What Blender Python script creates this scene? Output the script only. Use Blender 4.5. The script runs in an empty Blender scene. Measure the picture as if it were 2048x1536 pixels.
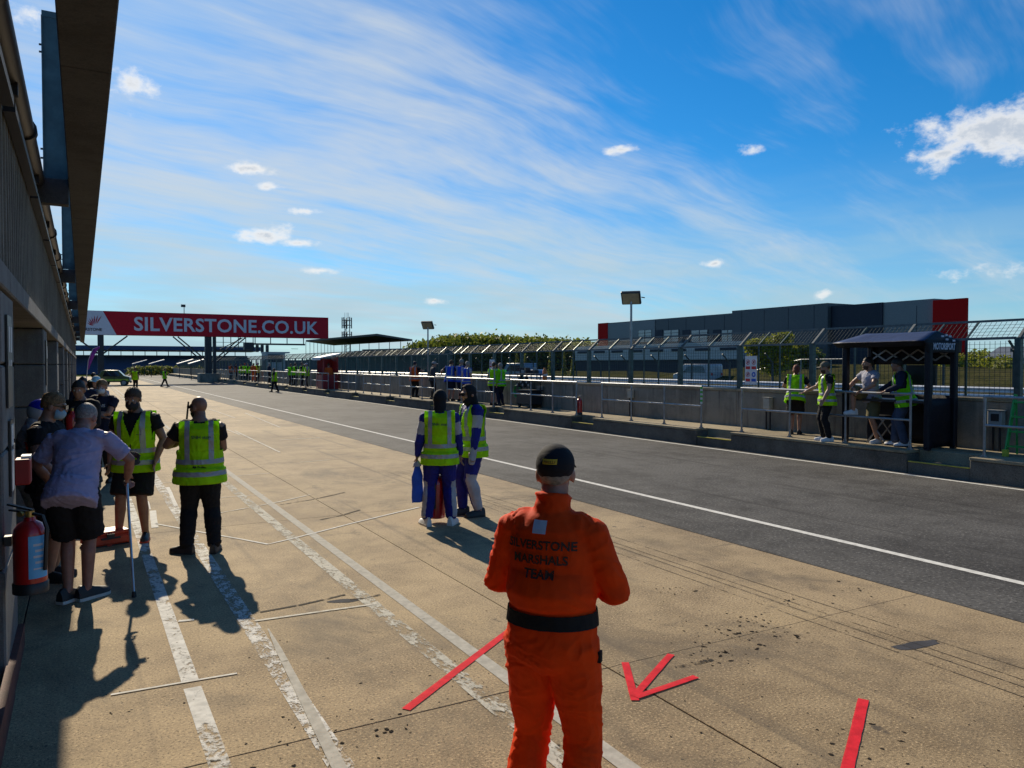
import bpy, bmesh, math, random
import numpy as np
from mathutils import Vector, Matrix, noise
from mathutils.bvhtree import BVHTree

random.seed(7)
scene = bpy.context.scene
COL = scene.collection
rad = math.radians

# ------------------------------------------------------------------ camera
HC, FPX, YAW = 2.05, 1538.0, 29.2
PITCH = math.degrees(math.atan(39 / 1538))
cam_d = bpy.data.cameras.new('camera')
cam_d.sensor_width = 36.0
cam_d.lens = FPX / 2048 * 36
cam_d.clip_start = 0.05
cam_d.clip_end = 3000
cam = bpy.data.objects.new('camera', cam_d)
COL.objects.link(cam)
cam.location = (0, 0, HC)
cam.rotation_euler = (rad(90 - PITCH), 0, rad(-YAW))
scene.camera = cam

# ------------------------------------------------------------------ light
SUN_EL, SUN_AZ = 31.0, 2.6          # azimuth measured from the lane (+Y) towards the pit wall (+X)
sun_d = bpy.data.lights.new('sun', 'SUN')
sun_d.energy = 4.6
sun_d.angle = rad(0.6)
sun_d.color = (1.0, 0.87, 0.66)
sun = bpy.data.objects.new('sun', sun_d)
COL.objects.link(sun)
sdir = Vector((math.sin(rad(SUN_AZ)) * math.cos(rad(SUN_EL)), math.cos(rad(SUN_AZ)) * math.cos(rad(SUN_EL)), math.sin(rad(SUN_EL))))
sun.rotation_euler = sdir.to_track_quat('Z', 'Y').to_euler()
scene.view_settings.view_transform = 'Standard'
scene.view_settings.look = 'None'
scene.view_settings.exposure = 0.34
scene.view_settings.gamma = 1.0
scene.view_settings.use_curve_mapping = False
scene.render.engine = 'CYCLES'
scene.cycles.max_bounces = 6; scene.cycles.diffuse_bounces = 3; scene.cycles.glossy_bounces = 3; scene.cycles.transparent_max_bounces = 8
scene.cycles.caustics_reflective = False; scene.cycles.caustics_refractive = False
scene.cycles.use_denoising = True
scene.cycles.use_adaptive_sampling = True; scene.cycles.adaptive_threshold = 0.015

# ------------------------------------------------------------------ pixel <-> place (layout of things measured in the photograph)
ST, CT = math.sin(rad(YAW)), math.cos(rad(YAW))
_sp, _cp = math.sin(rad(PITCH)), math.cos(rad(PITCH))
def ray(u, v):
    x, y = (u - 1024) / FPX, -(v - 768) / FPX
    f = _cp + y * _sp; up = -_sp + y * _cp
    return Vector((x * CT + f * ST, -x * ST + f * CT, up))
def gp(u, v, z=0.0):
    d = ray(u, v); t = (z - HC) / d.z
    return Vector((d.x * t, d.y * t, z))
def atX(u, X):
    d = ray(u, 729); t = X / d.x
    return d.y * t                      # the Y at which column u meets the plane x = X
def at_d(u, d, v=729):
    r = ray(u, v); k = d / (r.x * ST + r.y * CT)
    return Vector((r.x * k, r.y * k, HC + r.z * k))

# ------------------------------------------------------------------ node helpers
class NT:
    def __init__(s, tree):
        s.t = tree; s.n = tree.nodes; s.l = tree.links
    def new(s, typ, **kw):
        n = s.n.new(typ)
        for k, v in kw.items():
            if k == 'ins':
                for kk, vv in v.items():
                    if isinstance(vv, bpy.types.NodeSocket): s.l.new(vv, n.inputs[kk])
                    else: n.inputs[kk].default_value = vv
            else: setattr(n, k, v)
        return n
    def math(s, op, a, b=None, c=None, clamp=False):
        n = s.n.new('ShaderNodeMath'); n.operation = op; n.use_clamp = clamp
        for i, x in enumerate((a, b, c)):
            if x is None: continue
            if isinstance(x, bpy.types.NodeSocket): s.l.new(x, n.inputs[i])
            else: n.inputs[i].default_value = x
        return n.outputs[0]
    def vmath(s, op, a, b=None):
        n = s.n.new('ShaderNodeVectorMath'); n.operation = op
        for i, x in enumerate((a, b)):
            if x is None: continue
            if isinstance(x, bpy.types.NodeSocket): s.l.new(x, n.inputs[i])
            else: n.inputs[i].default_value = x
        return n
    def ramp(s, fac, lo, hi, a=0.0, b=1.0):
        n = s.n.new('ShaderNodeMapRange'); n.interpolation_type = 'SMOOTHSTEP'
        s.l.new(fac, n.inputs[0])
        n.inputs[1].default_value = lo; n.inputs[2].default_value = hi
        n.inputs[3].default_value = a; n.inputs[4].default_value = b
        return n.outputs[0]
    def noise(s, vec, scale, detail=4, rough=0.55, dist=0.0, dim='3D'):
        n = s.n.new('ShaderNodeTexNoise'); n.noise_dimensions = dim
        if vec is not None: s.l.new(vec, n.inputs['Vector'])
        n.inputs['Scale'].default_value = scale; n.inputs['Detail'].default_value = detail
        n.inputs['Roughness'].default_value = rough; n.inputs['Distortion'].default_value = dist
        return n.outputs[0]
    def mix(s, fac, a, b, blend='MIX'):
        n = s.n.new('ShaderNodeMix'); n.data_type = 'RGBA'; n.blend_type = blend; n.clamp_factor = True
        for i, x in ((0, fac), (6, a), (7, b)):
            if isinstance(x, bpy.types.NodeSocket): s.l.new(x, n.inputs[i])
            elif i == 0: n.inputs[0].default_value = x
            else: n.inputs[i].default_value = (*x, 1) if len(x) == 3 else x
        return n.outputs[2]
    def mapping(s, vec, scale=(1, 1, 1), rot=(0, 0, 0), loc=(0, 0, 0)):
        n = s.n.new('ShaderNodeMapping'); s.l.new(vec, n.inputs[0])
        n.inputs['Scale'].default_value = scale; n.inputs['Rotation'].default_value = rot; n.inputs['Location'].default_value = loc
        return n.outputs[0]

# ------------------------------------------------------------------ sky: Nishita + cirrus veils + small cumulus, all by direction
world = bpy.data.worlds.new('World'); scene.world = world; world.use_nodes = True
wt = NT(world.node_tree); wt.n.clear()
sky = wt.new('ShaderNodeTexSky'); sky.sky_type = 'NISHITA'; sky.sun_disc = False
sky.sun_elevation = rad(SUN_EL); sky.sun_rotation = rad(SUN_AZ)
sky.air_density = 1.0; sky.dust_density = 0.15; sky.ozone_density = 3.5; sky.altitude = 100
tc = wt.new('ShaderNodeTexCoord'); dirv = tc.outputs['Generated']
sep = wt.new('ShaderNodeSeparateXYZ', ins={0: dirv})
# white balance of the photograph: a cool, deep spring blue
tintn = wt.mix(1.0, sky.outputs[0], (0.60, 0.93, 1.16, 1), 'MULTIPLY')
hsv = wt.new('ShaderNodeHueSaturation', ins={'Saturation': 1.16, 'Value': 1.0, 'Color': tintn, 'Fac': 1.0})
zc = wt.math('MAXIMUM', sep.outputs[2], 0.0)
zz = wt.math('ADD', zc, 0.14)
px_ = wt.math('DIVIDE', sep.outputs[0], zz); py_ = wt.math('DIVIDE', sep.outputs[1], zz)
plane = wt.new('ShaderNodeCombineXYZ', ins={0: px_, 1: py_, 2: 0.0}).outputs[0]
warp = wt.new('ShaderNodeTexNoise', noise_dimensions='2D', ins={'Vector': plane, 'Scale': 0.9, 'Detail': 2.0})
wv = wt.vmath('SCALE', wt.vmath('SUBTRACT', warp.outputs['Color'], (0.5, 0.5, 0.5)).outputs[0]); wv.inputs['Scale'].default_value = 0.32
plw = wt.vmath('ADD', plane, wv.outputs[0]).outputs[0]
rot = wt.mapping(plw, rot=(0, 0, rad(-14)))
c1 = wt.noise(wt.mapping(rot, scale=(0.5, 1.25, 1), loc=(3.1, 1.2, 0)), 1.3, 5, 0.60, dim='2D')
c1b = wt.noise(wt.mapping(rot, scale=(0.55, 4.2, 1), loc=(1.0, 5.0, 0)), 1.7, 5, 0.70, dim='2D')
# the veil is a broad band from the lane's far end up over the pit wall
d0 = ray(620, 330).normalized(); rg = Vector((d0.y, -d0.x, 0)).normalized(); uq = rg.cross(d0)
va = wt.vmath('DOT_PRODUCT', dirv, tuple(rg)).outputs['Value']; vb = wt.vmath('DOT_PRODUCT', dirv, tuple(uq)).outputs['Value']
tl = wt.math('MULTIPLY_ADD', va, 0.42, vb)
band = wt.math('SUBTRACT', 1.0, wt.math('ADD', wt.math('MULTIPLY', wt.math('MULTIPLY', tl, tl), 8.0), wt.math('MULTIPLY', wt.math('MULTIPLY', va, va), 2.2)))
band = wt.math('MAXIMUM', band, -0.38)
cirr = wt.math('ADD', wt.math('ADD', wt.math('MULTIPLY', c1, 0.85), wt.math('MULTIPLY', c1b, 0.31)), wt.math('MULTIPLY', band, 0.20))
cirr = wt.ramp(cirr, 0.46, 0.97)
cirr = wt.math('MULTIPLY', cirr, 0.88)
col = wt.mix(cirr, hsv.outputs[0], (6.4, 7.0, 7.5, 1))
# pale haze bank low down
hz = wt.ramp(sep.outputs[2], -0.02, 0.27, 1.0, 0.0)
hzn = wt.noise(wt.mapping(dirv, scale=(2.2, 2.2, 15)), 2.2, 3, 0.55)
hz = wt.math('MULTIPLY', hz, wt.ramp(hzn, 0.34, 0.68, 0.45, 1.0))
col = wt.mix(hz, col, (4.3, 6.1, 7.0, 1))
# small cumulus: centre (image column, row), half width / height in degrees, strength
CUM = [(1992, 258, 3.2, 1.25, 1.7), (1885, 306, 2.4, .55, 1.1), (1920, 285, 2.4, .8, 1.2), (1500, 305, 1.9, 0.55, 0.95), (1246, 299, 1.8, 0.36, 0.85), (1932, 546, 2.8, 0.7, 0.9),
       (1646, 588, 0.9, 0.5, 0.7), (1430, 527, 0.9, 0.3, 0.8), (497, 337, 1.8, 0.42, 1.05), (540, 374, 1.7, 0.40, 1.0),
       (515, 468, 2.0, 0.62, 1.15), (600, 486, 2.0, 0.4, 0.7), (255, 168, 2.2, 1.4, 0.95), (612, 422, 1.4, 0.3, 0.7),
       (640, 541, 1.8, 0.3, 0.5), (866, 601, 1.5, 0.35, 0.5), (62, 32, 1.6, 0.7, 0.8)]
nz = wt.noise(wt.mapping(dirv, scale=(1, 1, 1.5)), 17.0, 6, 0.62)
mm = None
for (u, v, hw, hh, s) in CUM:           # their mirror images fall below the horizon
    d0 = ray(u, v).normalized()
    rgt = Vector((d0.y, -d0.x, 0)).normalized(); upv = rgt.cross(d0)
    a = wt.vmath('DOT_PRODUCT', dirv, tuple(rgt / math.tan(rad(hw)))).outputs['Value']
    b = wt.vmath('DOT_PRODUCT', dirv, tuple(upv / math.tan(rad(hh)))).outputs['Value']
    r2 = wt.math('MULTIPLY_ADD', b, b, wt.math('MULTIPLY', a, a))
    m = wt.math('SUBTRACT', s, wt.math('SQRT', r2))
    mm = m if mm is None else wt.math('MAXIMUM', mm, m)
m = wt.math('ADD', mm, wt.math('MULTIPLY_ADD', nz, 4.6, -2.40))
shade = wt.ramp(m, 0.55, 1.4, 1.0, 0.0)
m = wt.ramp(m, -0.1, 1.0)
ccol = wt.mix(shade, (5.6, 6.2, 7.0, 1), (9.6, 9.5, 9.3, 1))
col = wt.mix(wt.math('MULTIPLY', m, .93), col, ccol)
bg = wt.new('ShaderNodeBackground', ins={'Color': col, 'Strength': 0.078})
world.cycles.sampling_method = 'MANUAL'; world.cycles.sample_map_resolution = 512
wo = wt.new('ShaderNodeOutputWorld', ins={'Surface': bg.outputs[0]})

# ------------------------------------------------------------------ materials
MATS = {}
def mat(name, color=(.5, .5, .5), rough=.6, metal=0.0, var=0.12, scale=6.0, bump=0.0, bscale=60.0, spec=.5, dirt=None, dirt_amt=0.0, coat=0.0, translucent=0.0, dscale=2.0, dstretch=(1, 1, 1)):
    if name in MATS: return MATS[name]
    m = bpy.data.materials.new(name); m.use_nodes = True
    t = NT(m.node_tree); b = t.n['Principled BSDF']
    tcn = t.new('ShaderNodeTexCoord'); pos = tcn.outputs['Object']
    c = None
    n = t.noise(pos, scale, 5, 0.6)
    lo = tuple(max(0, x * (1 - var)) for x in color); hi = tuple(min(1, x * (1 + var)) for x in color)
    c = t.mix(t.ramp(n, .3, .7), lo, hi)
    if dirt is not None:
        dn = t.noise(t.mapping(pos, scale=dstretch), dscale, 7, 0.65)
        c = t.mix(t.math('MULTIPLY', t.ramp(dn, .42, .75), dirt_amt), c, dirt)
    t.l.new(c, b.inputs['Base Color'])
    b.inputs['Roughness'].default_value = rough; b.inputs['Metallic'].default_value = metal
    b.inputs['Specular IOR Level'].default_value = spec
    b.inputs['Coat Weight'].default_value = coat
    if bump > 0:
        bn = t.noise(pos, bscale, 4, 0.6)
        bp = t.new('ShaderNodeBump', ins={'Height': bn, 'Strength': bump, 'Distance': 0.01})
        t.l.new(bp.outputs[0], b.inputs['Normal'])
    if translucent > 0:
        tr = t.new('ShaderNodeBsdfTranslucent', ins={'Color': c})
        mx = t.new('ShaderNodeMixShader', ins={0: translucent, 1: b.outputs[0], 2: tr.outputs[0]})
        t.l.new(mx.outputs[0], t.n['Material Output'].inputs[0])
    MATS[name] = m
    return m

def ground_mat(name, base_lo, base_hi, speck=.5, stain=(.05, .045, .04), stain_amt=.5, streak=0.0, rough=.85, grain=220., aggr=0.0, warm=None, vstreak=0.0, spec=.35, gamt=1.0, slabs=0.0, ghi=1.7):
    m = bpy.data.materials.new(name); m.use_nodes = True
    t = NT(m.node_tree); b = t.n['Principled BSDF']
    g = t.new('ShaderNodeNewGeometry'); pos = g.outputs['Position']
    big = t.noise(pos, .35, 3, .6); mid = t.noise(pos, 2.4, 4, .66); fine = t.noise(pos, grain, 1, .7)
    v = t.math('ADD', t.math('MULTIPLY', big, .45), t.math('ADD', t.math('MULTIPLY', mid, .35), t.math('MULTIPLY', fine, .2)))
    c = t.mix(t.ramp(v, .39, .58), base_lo, base_hi)
    if warm is not None:
        w = t.noise(t.mapping(pos, loc=(7, 3, 0)), .6, 2, .6)
        c = t.mix(t.math('MULTIPLY', t.ramp(w, .45, .7), .5), c, warm)
    if slabs > 0:                       # each bay was cast on another day
        oi = t.new('ShaderNodeObjectInfo'); c = t.mix(t.math('MULTIPLY', oi.outputs['Random'], slabs), c, tuple(x * .62 for x in base_lo))
    # grain of sand / aggregate
    gr = t.noise(pos, grain * .33, 2, .75)
    c = t.mix(t.math('MULTIPLY', t.ramp(gr, .54, .72), .5 * gamt), c, tuple(min(1, x * ghi) for x in base_hi))
    c = t.mix(t.math('MULTIPLY', t.ramp(gr, .47, .30), .62 * gamt), c, tuple(x * .35 for x in base_lo))
    if speck > 0:                       # oil drips, bits of rubber
        vo = t.new('ShaderNodeTexVoronoi', ins={'Vector': pos, 'Scale': 9.0, 'Randomness': 1.0})
        dd = t.math('ADD', vo.outputs['Distance'], t.math('MULTIPLY_ADD', t.noise(pos, 60, 1, .6), .12, -.06))
        cl = t.noise(t.mapping(pos, loc=(3, 9, 0)), .9, 2, .6)
        sel = t.math('MULTIPLY', t.ramp(dd, .10, .055), t.ramp(cl, .46, .62))
        c = t.mix(t.math('MULTIPLY', sel, speck), c, (.02, .017, .015))
        vo2 = t.new('ShaderNodeTexVoronoi', ins={'Vector': t.mapping(pos, scale=(1, .55, 1), rot=(0, 0, .5)), 'Scale': 3.1})
        d2 = t.math('ADD', vo2.outputs['Distance'], t.math('MULTIPLY_ADD', t.noise(pos, 26, 3, .65), .34, -.17))
        s2 = t.math('MULTIPLY', t.ramp(d2, .12, .05), t.ramp(t.noise(pos, .55, 1, .5), .52, .66))
        c = t.mix(t.math('MULTIPLY', s2, speck * .8), c, (.03, .026, .024))
    if speck > .6:                      # soft oil blotches
        ob = t.noise(t.mapping(pos, loc=(1.7, 4.1, 0)), 1.1, 6, .7, .9)
        c = t.mix(t.math('MULTIPLY', t.ramp(ob, .60, .74), .75), c, (.045, .036, .028))
    if stain_amt > 0:
        sn = t.noise(t.mapping(pos, scale=(1, .7, 1)), .8, 6, .72, .6)
        c = t.mix(t.math('MULTIPLY', t.ramp(sn, .47, .74), stain_amt), c, stain)
    if streak > 0:                      # tyre tracks run with the lane
        s = t.noise(t.mapping(pos, scale=(5.5, .035, 1)), 1.0, 3, .6)
        s1 = t.noise(t.mapping(pos, scale=(1.2, .3, 1)), .8, 2, .6)
        c = t.mix(t.math('MULTIPLY', t.math('MULTIPLY', t.ramp(s, .54, .70), t.ramp(s1, .38, .62)), streak), c, stain)
    if vstreak > 0:                     # rain streaks down the face
        s = t.noise(t.mapping(pos, scale=(7, 7, .5)), 1.0, 4, .65)
        c = t.mix(t.math('MULTIPLY', t.ramp(s, .5, .72), vstreak), c, stain)
        s = t.noise(t.mapping(pos, scale=(4, 4, .3), loc=(5, 2, 1)), 1.0, 3, .6)
        c = t.mix(t.math('MULTIPLY', t.ramp(s, .55, .75), vstreak * .6), c, tuple(min(1, x * 1.5) for x in base_hi))
    t.l.new(c, b.inputs['Base Color'])
    b.inputs['Roughness'].default_value = rough
    b.inputs['Specular IOR Level'].default_value = spec
    bh = t.math('ADD', t.math('MULTIPLY', fine, .6), t.math('MULTIPLY', gr, .8))
    bp = t.new('ShaderNodeBump', ins={'Height': bh, 'Strength': .55, 'Distance': .006})
    t.l.new(bp.outputs[0], b.inputs['Normal'])
    MATS[name] = m
    return m

def paint_mat(name, color, worn, fade=.22, scale=9.0, stretch=(1, 1, 1)):
    """road paint flaked away in places: the bare ground shows through"""
    m = bpy.data.materials.new(name); m.use_nodes = True
    t = NT(m.node_tree); b = t.n['Principled BSDF']
    g = t.new('ShaderNodeNewGeometry'); pos = g.outputs['Position']
    n = t.noise(t.mapping(pos, scale=stretch), scale, 8, .7, .3)
    n2 = t.noise(t.mapping(pos, scale=stretch), scale * 5, 4, .65)
    f = t.math('ADD', t.math('MULTIPLY', n, .62), t.math('MULTIPLY', n2, .38))
    low = t.noise(t.mapping(pos, scale=(1, .5, 1), loc=(2.2, 0, 0)), 1.3, 3, .6)
    f = t.math('ADD', f, t.math('MULTIPLY_ADD', low, fade, -fade * .5))
    keep = t.math('MULTIPLY', t.ramp(f, worn - .06, worn + .06), .93)
    tint = t.mix(t.ramp(t.noise(pos, 14, 5, .6), .3, .7), tuple(x * .72 for x in color), color)
    t.l.new(tint, b.inputs['Base Color']); b.inputs['Roughness'].default_value = .85; b.inputs['Specular IOR Level'].default_value = .12
    tr = t.new('ShaderNodeBsdfTransparent')
    mx = t.new('ShaderNodeMixShader', ins={0: keep, 1: tr.outputs[0], 2: b.outputs[0]})
    t.l.new(mx.outputs[0], t.n['Material Output'].inputs[0])
    MATS[name] = m
    return m

# ------------------------------------------------------------------ object helpers
def tag(o, label=None, cat=None, group=None, kind=None):
    if label: o['label'] = label
    if cat: o['category'] = cat
    if group: o['group'] = group
    if kind: o['kind'] = kind
    return o
def empty(name, loc=(0, 0, 0), rz=0.0):
    o = bpy.data.objects.new(name, None); COL.objects.link(o)
    o.location = loc; o.rotation_euler = (0, 0, rz); o.empty_display_size = .2
    return o
def thing(name, label, cat, loc=(0, 0, 0), rz=0.0, group=None):
    return tag(empty(name, loc, rz), label, cat, group)

class MB:
    """collects boxes, bars, tubes and prisms; build() links them as one mesh object"""
    def __init__(s): s.v = []; s.f = []; s.mi = []; s.cur = 0
    def add(s, vs, fs):
        o = len(s.v); s.v += [tuple(x) for x in vs]
        for f in fs: s.f.append(tuple(i + o for i in f)); s.mi.append(s.cur)
        return s
    def box(s, c, d, rz=0.0, rx=0.0, ry=0.0):
        M = Matrix.Translation(c) @ Matrix.Rotation(rz, 4, 'Z') @ Matrix.Rotation(rx, 4, 'X') @ Matrix.Rotation(ry, 4, 'Y')
        vs = [M @ Vector((x * d[0] / 2, y * d[1] / 2, z * d[2] / 2)) for x in (-1, 1) for y in (-1, 1) for z in (-1, 1)]
        return s.add(vs, [(0, 1, 3, 2), (4, 6, 7, 5), (0, 4, 5, 1), (2, 3, 7, 6), (0, 2, 6, 4), (1, 5, 7, 3)])
    def bb(s, x0, x1, y0, y1, z0, z1):
        return s.box(((x0 + x1) / 2, (y0 + y1) / 2, (z0 + z1) / 2), (x1 - x0, y1 - y0, z1 - z0))
    def bar(s, p, q, w, h, up=(0, 0, 1)):
        p = Vector(p); q = Vector(q); t = (q - p); L = t.length; t.normalize()
        up = Vector(up)
        if abs(t.dot(up)) > .98: up = Vector((0, 1, 0))
        sx = t.cross(up).normalized(); uz = sx.cross(t)
        vs = []
        for e in (p, q):
            for a, b_ in ((-1, -1), (1, -1), (1, 1), (-1, 1)): vs.append(e + sx * a * w / 2 + uz * b_ * h / 2)
        return s.add(vs, [(3, 2, 1, 0), (4, 5, 6, 7), (0, 1, 5, 4), (1, 2, 6, 5), (2, 3, 7, 6), (3, 0, 4, 7)])
    def cyl(s, p, q, r0, r1=None, n=12):
        p = Vector(p); q = Vector(q); r1 = r0 if r1 is None else r1
        t = (q - p).normalized(); a = t.orthogonal().normalized(); b_ = t.cross(a)
        vs = [p + (a * math.cos(2 * math.pi * i / n) + b_ * math.sin(2 * math.pi * i / n)) * r0 for i in range(n)]
        vs += [q + (a * math.cos(2 * math.pi * i / n) + b_ * math.sin(2 * math.pi * i / n)) * r1 for i in range(n)]
        fs = [(i, (i + 1) % n, n + (i + 1) % n, n + i) for i in range(n)]
        fs += [tuple(range(n - 1, -1, -1)), tuple(range(n, 2 * n))]
        return s.add(vs, fs)
    def path(s, pts, r, n=8):
        pts = [Vector(p) for p in pts]; vs = []; fs = []
        a = None
        for i, p in enumerate(pts):
            t = (pts[min(i + 1, len(pts) - 1)] - pts[max(i - 1, 0)]).normalized()
            a = t.orthogonal().normalized() if a is None else (a - t * a.dot(t)).normalized()
            b_ = t.cross(a); rr = r[i] if isinstance(r, (list, tuple)) else r
            vs += [p + (a * math.cos(2 * math.pi * k / n) + b_ * math.sin(2 * math.pi * k / n)) * rr for k in range(n)]
        for i in range(len(pts) - 1):
            for k in range(n): fs.append((i * n + k, i * n + (k + 1) % n, (i + 1) * n + (k + 1) % n, (i + 1) * n + k))
        fs += [tuple(range(n - 1, -1, -1)), tuple(range((len(pts) - 1) * n, len(pts) * n))]
        return s.add(vs, fs)
    def lathe(s, prof, n=20, base=(0, 0, 0)):
        bx, by, bz = base; vs = []; fs = []
        for (r, z) in prof: vs += [(bx + r * math.cos(2 * math.pi * k / n), by + r * math.sin(2 * math.pi * k / n), bz + z) for k in range(n)]
        for i in range(len(prof) - 1):
            for k in range(n): fs.append((i * n + k, i * n + (k + 1) % n, (i + 1) * n + (k + 1) % n, (i + 1) * n + k))
        fs += [tuple(range(n - 1, -1, -1)), tuple(range((len(prof) - 1) * n, len(prof) * n))]
        return s.add(vs, fs)
    def prism(s, poly, z0, z1):
        n = len(poly)
        vs = [(x, y, z0) for x, y in poly] + [(x, y, z1) for x, y in poly]
        fs = [tuple(range(n - 1, -1, -1)), tuple(range(n, 2 * n))] + [(i, (i + 1) % n, n + (i + 1) % n, n + i) for i in range(n)]
        return s.add(vs, fs)
    def extr(s, poly, axis, a, b):
        """poly of 2-D points extruded along an axis ('x': points are (y,z); 'y': points are (x,z))"""
        n = len(poly)
        P = (lambda p, t: (t, p[0], p[1])) if axis == 'x' else (lambda p, t: (p[0], t, p[1]))
        vs = [P(p, a) for p in poly] + [P(p, b) for p in poly]
        fs = [tuple(range(n - 1, -1, -1)), tuple(range(n, 2 * n))] + [(i, (i + 1) % n, n + (i + 1) % n, n + i) for i in range(n)]
        return s.add(vs, fs)
    def mesh(s, name, mats):
        me = bpy.data.meshes.new(name); me.from_pydata(s.v, [], s.f)
        if not isinstance(mats, (list, tuple)): mats = [mats]
        for m in mats: me.materials.append(m)
        if len(mats) > 1: me.polygons.foreach_set('material_index', s.mi)
        bm = bmesh.new(); bm.from_mesh(me); bmesh.ops.recalc_face_normals(bm, faces=bm.faces); bm.to_mesh(me); bm.free()
        me.update()
        return me
    def build(s, name, mats, parent=None, smooth=False, bevel=0.0):
        me = s.mesh(name, mats)
        if bevel > 0:
            bm = bmesh.new(); bm.from_mesh(me)
            bmesh.ops.bevel(bm, geom=list(bm.edges), offset=bevel, segments=1, affect='EDGES', clamp_overlap=True)
            bm.to_mesh(me); bm.free()
        if smooth: smooth_mesh(me)
        return place(name, me, parent)
def smooth_mesh(me, angle=40):
    me.polygons.foreach_set('use_smooth', [True] * len(me.polygons))
    try: me.set_sharp_from_angle(angle=rad(angle))
    except Exception: pass
def place(name, me, parent=None, loc=(0, 0, 0), rz=0.0, scale=None):
    o = bpy.data.objects.new(name, me); COL.objects.link(o)
    o.location = loc; o.rotation_euler = (0, 0, rz)
    if scale: o.scale = scale
    if parent is not None: o.parent = parent
    return o
def copy_tree(o, parent=None):
    c = o.copy(); COL.objects.link(c); c.parent = parent
    for ch in list(o.children): copy_tree(ch, c)
    return c
def text_mesh(body, size, bold=0.0, extrude=0.0, align='CENTER', spacing=1.0):
    cu = bpy.data.curves.new('lettering', 'FONT'); cu.body = body; cu.size = size
    cu.align_x = align; cu.align_y = 'CENTER'; cu.offset = bold; cu.extrude = extrude; cu.space_character = spacing
    cu.resolution_u = 3
    o = bpy.data.objects.new('tmp_text', cu); COL.objects.link(o)
    dg = bpy.context.evaluated_depsgraph_get()
    me = bpy.data.meshes.new_from_object(o.evaluated_get(dg), depsgraph=dg)
    bpy.data.objects.remove(o); bpy.data.curves.remove(cu)
    return me
# ================================================================== SETTING
ground_mat('field', (.035, .055, .018), (.07, .09, .03), speck=0, stain=(.10, .09, .05), stain_amt=.4, rough=1.0, grain=30, spec=0.0)
ground_mat('apron_concrete', (.21, .148, .080), (.405, .298, .168), speck=.9, stain=(.10, .076, .05), stain_amt=.8, streak=.6, grain=190, warm=(.42, .31, .165), slabs=.26, gamt=1.45)
ground_mat('lane_asphalt', (.042, .040, .038), (.092, .088, .082), speck=.3, stain=(.018, .016, .015), stain_amt=.6, streak=.7, grain=85, rough=.85, spec=.22, gamt=1.3, ghi=2.8)
ground_mat('track_asphalt', (.05, .05, .055), (.08, .08, .085), speck=0, stain_amt=.2, streak=.5, grain=120)
ground_mat('wall_concrete', (.16, .145, .115), (.27, .245, .195), speck=0, stain=(.06, .05, .04), stain_amt=.5, grain=120, vstreak=.7, gamt=.4)
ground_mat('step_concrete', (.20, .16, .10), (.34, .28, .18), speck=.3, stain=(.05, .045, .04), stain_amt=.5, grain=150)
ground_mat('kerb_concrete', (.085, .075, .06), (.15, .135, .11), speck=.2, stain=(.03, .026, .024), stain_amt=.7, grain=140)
ground_mat('joint_filler', (.02, .017, .014), (.04, .033, .026), speck=0, stain_amt=0)
paint_mat('paint_white', (.78, .76, .70), .34)
paint_mat('paint_worn', (.78, .76, .70), .49, fade=.36, scale=14, stretch=(1.0, .6, 1))
paint_mat('paint_worn_b', (.76, .74, .68), .47, fade=.42, scale=7, stretch=(1.0, .8, 1))
paint_mat('paint_faint', (.60, .57, .48), .485, scale=9, stretch=(1.0, .45, 1))
paint_mat('paint_thin', (.72, .68, .58), .43, scale=7)
paint_mat('paint_grey', (.52, .49, .42), .36, scale=5)
paint_mat('tape_red', (.78, .022, .04), .33, fade=.1, scale=16)
paint_mat('scuff', (.05, .042, .034), .45, scale=5)

base = MB().bb(-900, 900, -300, 1500, -1.2, -.06).build('ground', MATS['field']); tag(base, kind='structure')
# concrete apron cast in bays with open joints
apron = MB().bb(-9, 6.5, -14, 150, -.05, -.014).build('apron', MATS['joint_filler']); tag(apron, kind='structure')
XB = [-9.0, -4.6, -.43, 3.08, 6.5]
YB = [-14 + 6.06 * i for i in range(28)]
k = 0
slab_me = {}
for i in range(len(XB) - 1):
    for j in range(len(YB) - 1):
        w = XB[i + 1] - XB[i]
        if i not in slab_me:
            bm = bmesh.new(); bmesh.ops.create_cube(bm, size=1)
            for v in bm.verts: v.co = Vector((v.co.x * (w - .010), v.co.y * (6.06 - .004), v.co.z * .012))
            bmesh.ops.bevel(bm, geom=[e for e in bm.edges if all(v.co.z > 0 for v in e.verts)], offset=.003, segments=1, affect='EDGES')
            me = bpy.data.meshes.new('slab'); bm.to_mesh(me); bm.free(); me.materials.append(MATS['apron_concrete']); slab_me[i] = me
        dz = random.uniform(-.0012, .0012)
        place('slab', slab_me[i], apron, ((XB[i] + XB[i + 1]) / 2, (YB[j] + YB[j + 1]) / 2, -.006 + dz))
def sheet(name, x0, x1, y0, y1, z, m, ny=1, parent=None):
    b = MB(); ys = [y0 + (y1 - y0) * i / ny for i in range(ny + 1)]
    vs = []
    for y in ys: vs += [(x0, y, z), (x1, y, z)]
    b.add(vs, [(2 * i, 2 * i + 1, 2 * i + 3, 2 * i + 2) for i in range(ny)])
    return b.build(name, m, parent)
lane = MB().bb(6.505, 13.75, -14, 175, -.05, 0).build('pit_lane', MATS['lane_asphalt']); tag(lane, kind='structure')
track = MB().bb(15.9, 29.5, -40, 400, -.05, -.02).build('race_track', MATS['track_asphalt']); tag(track, kind='structure')

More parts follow.
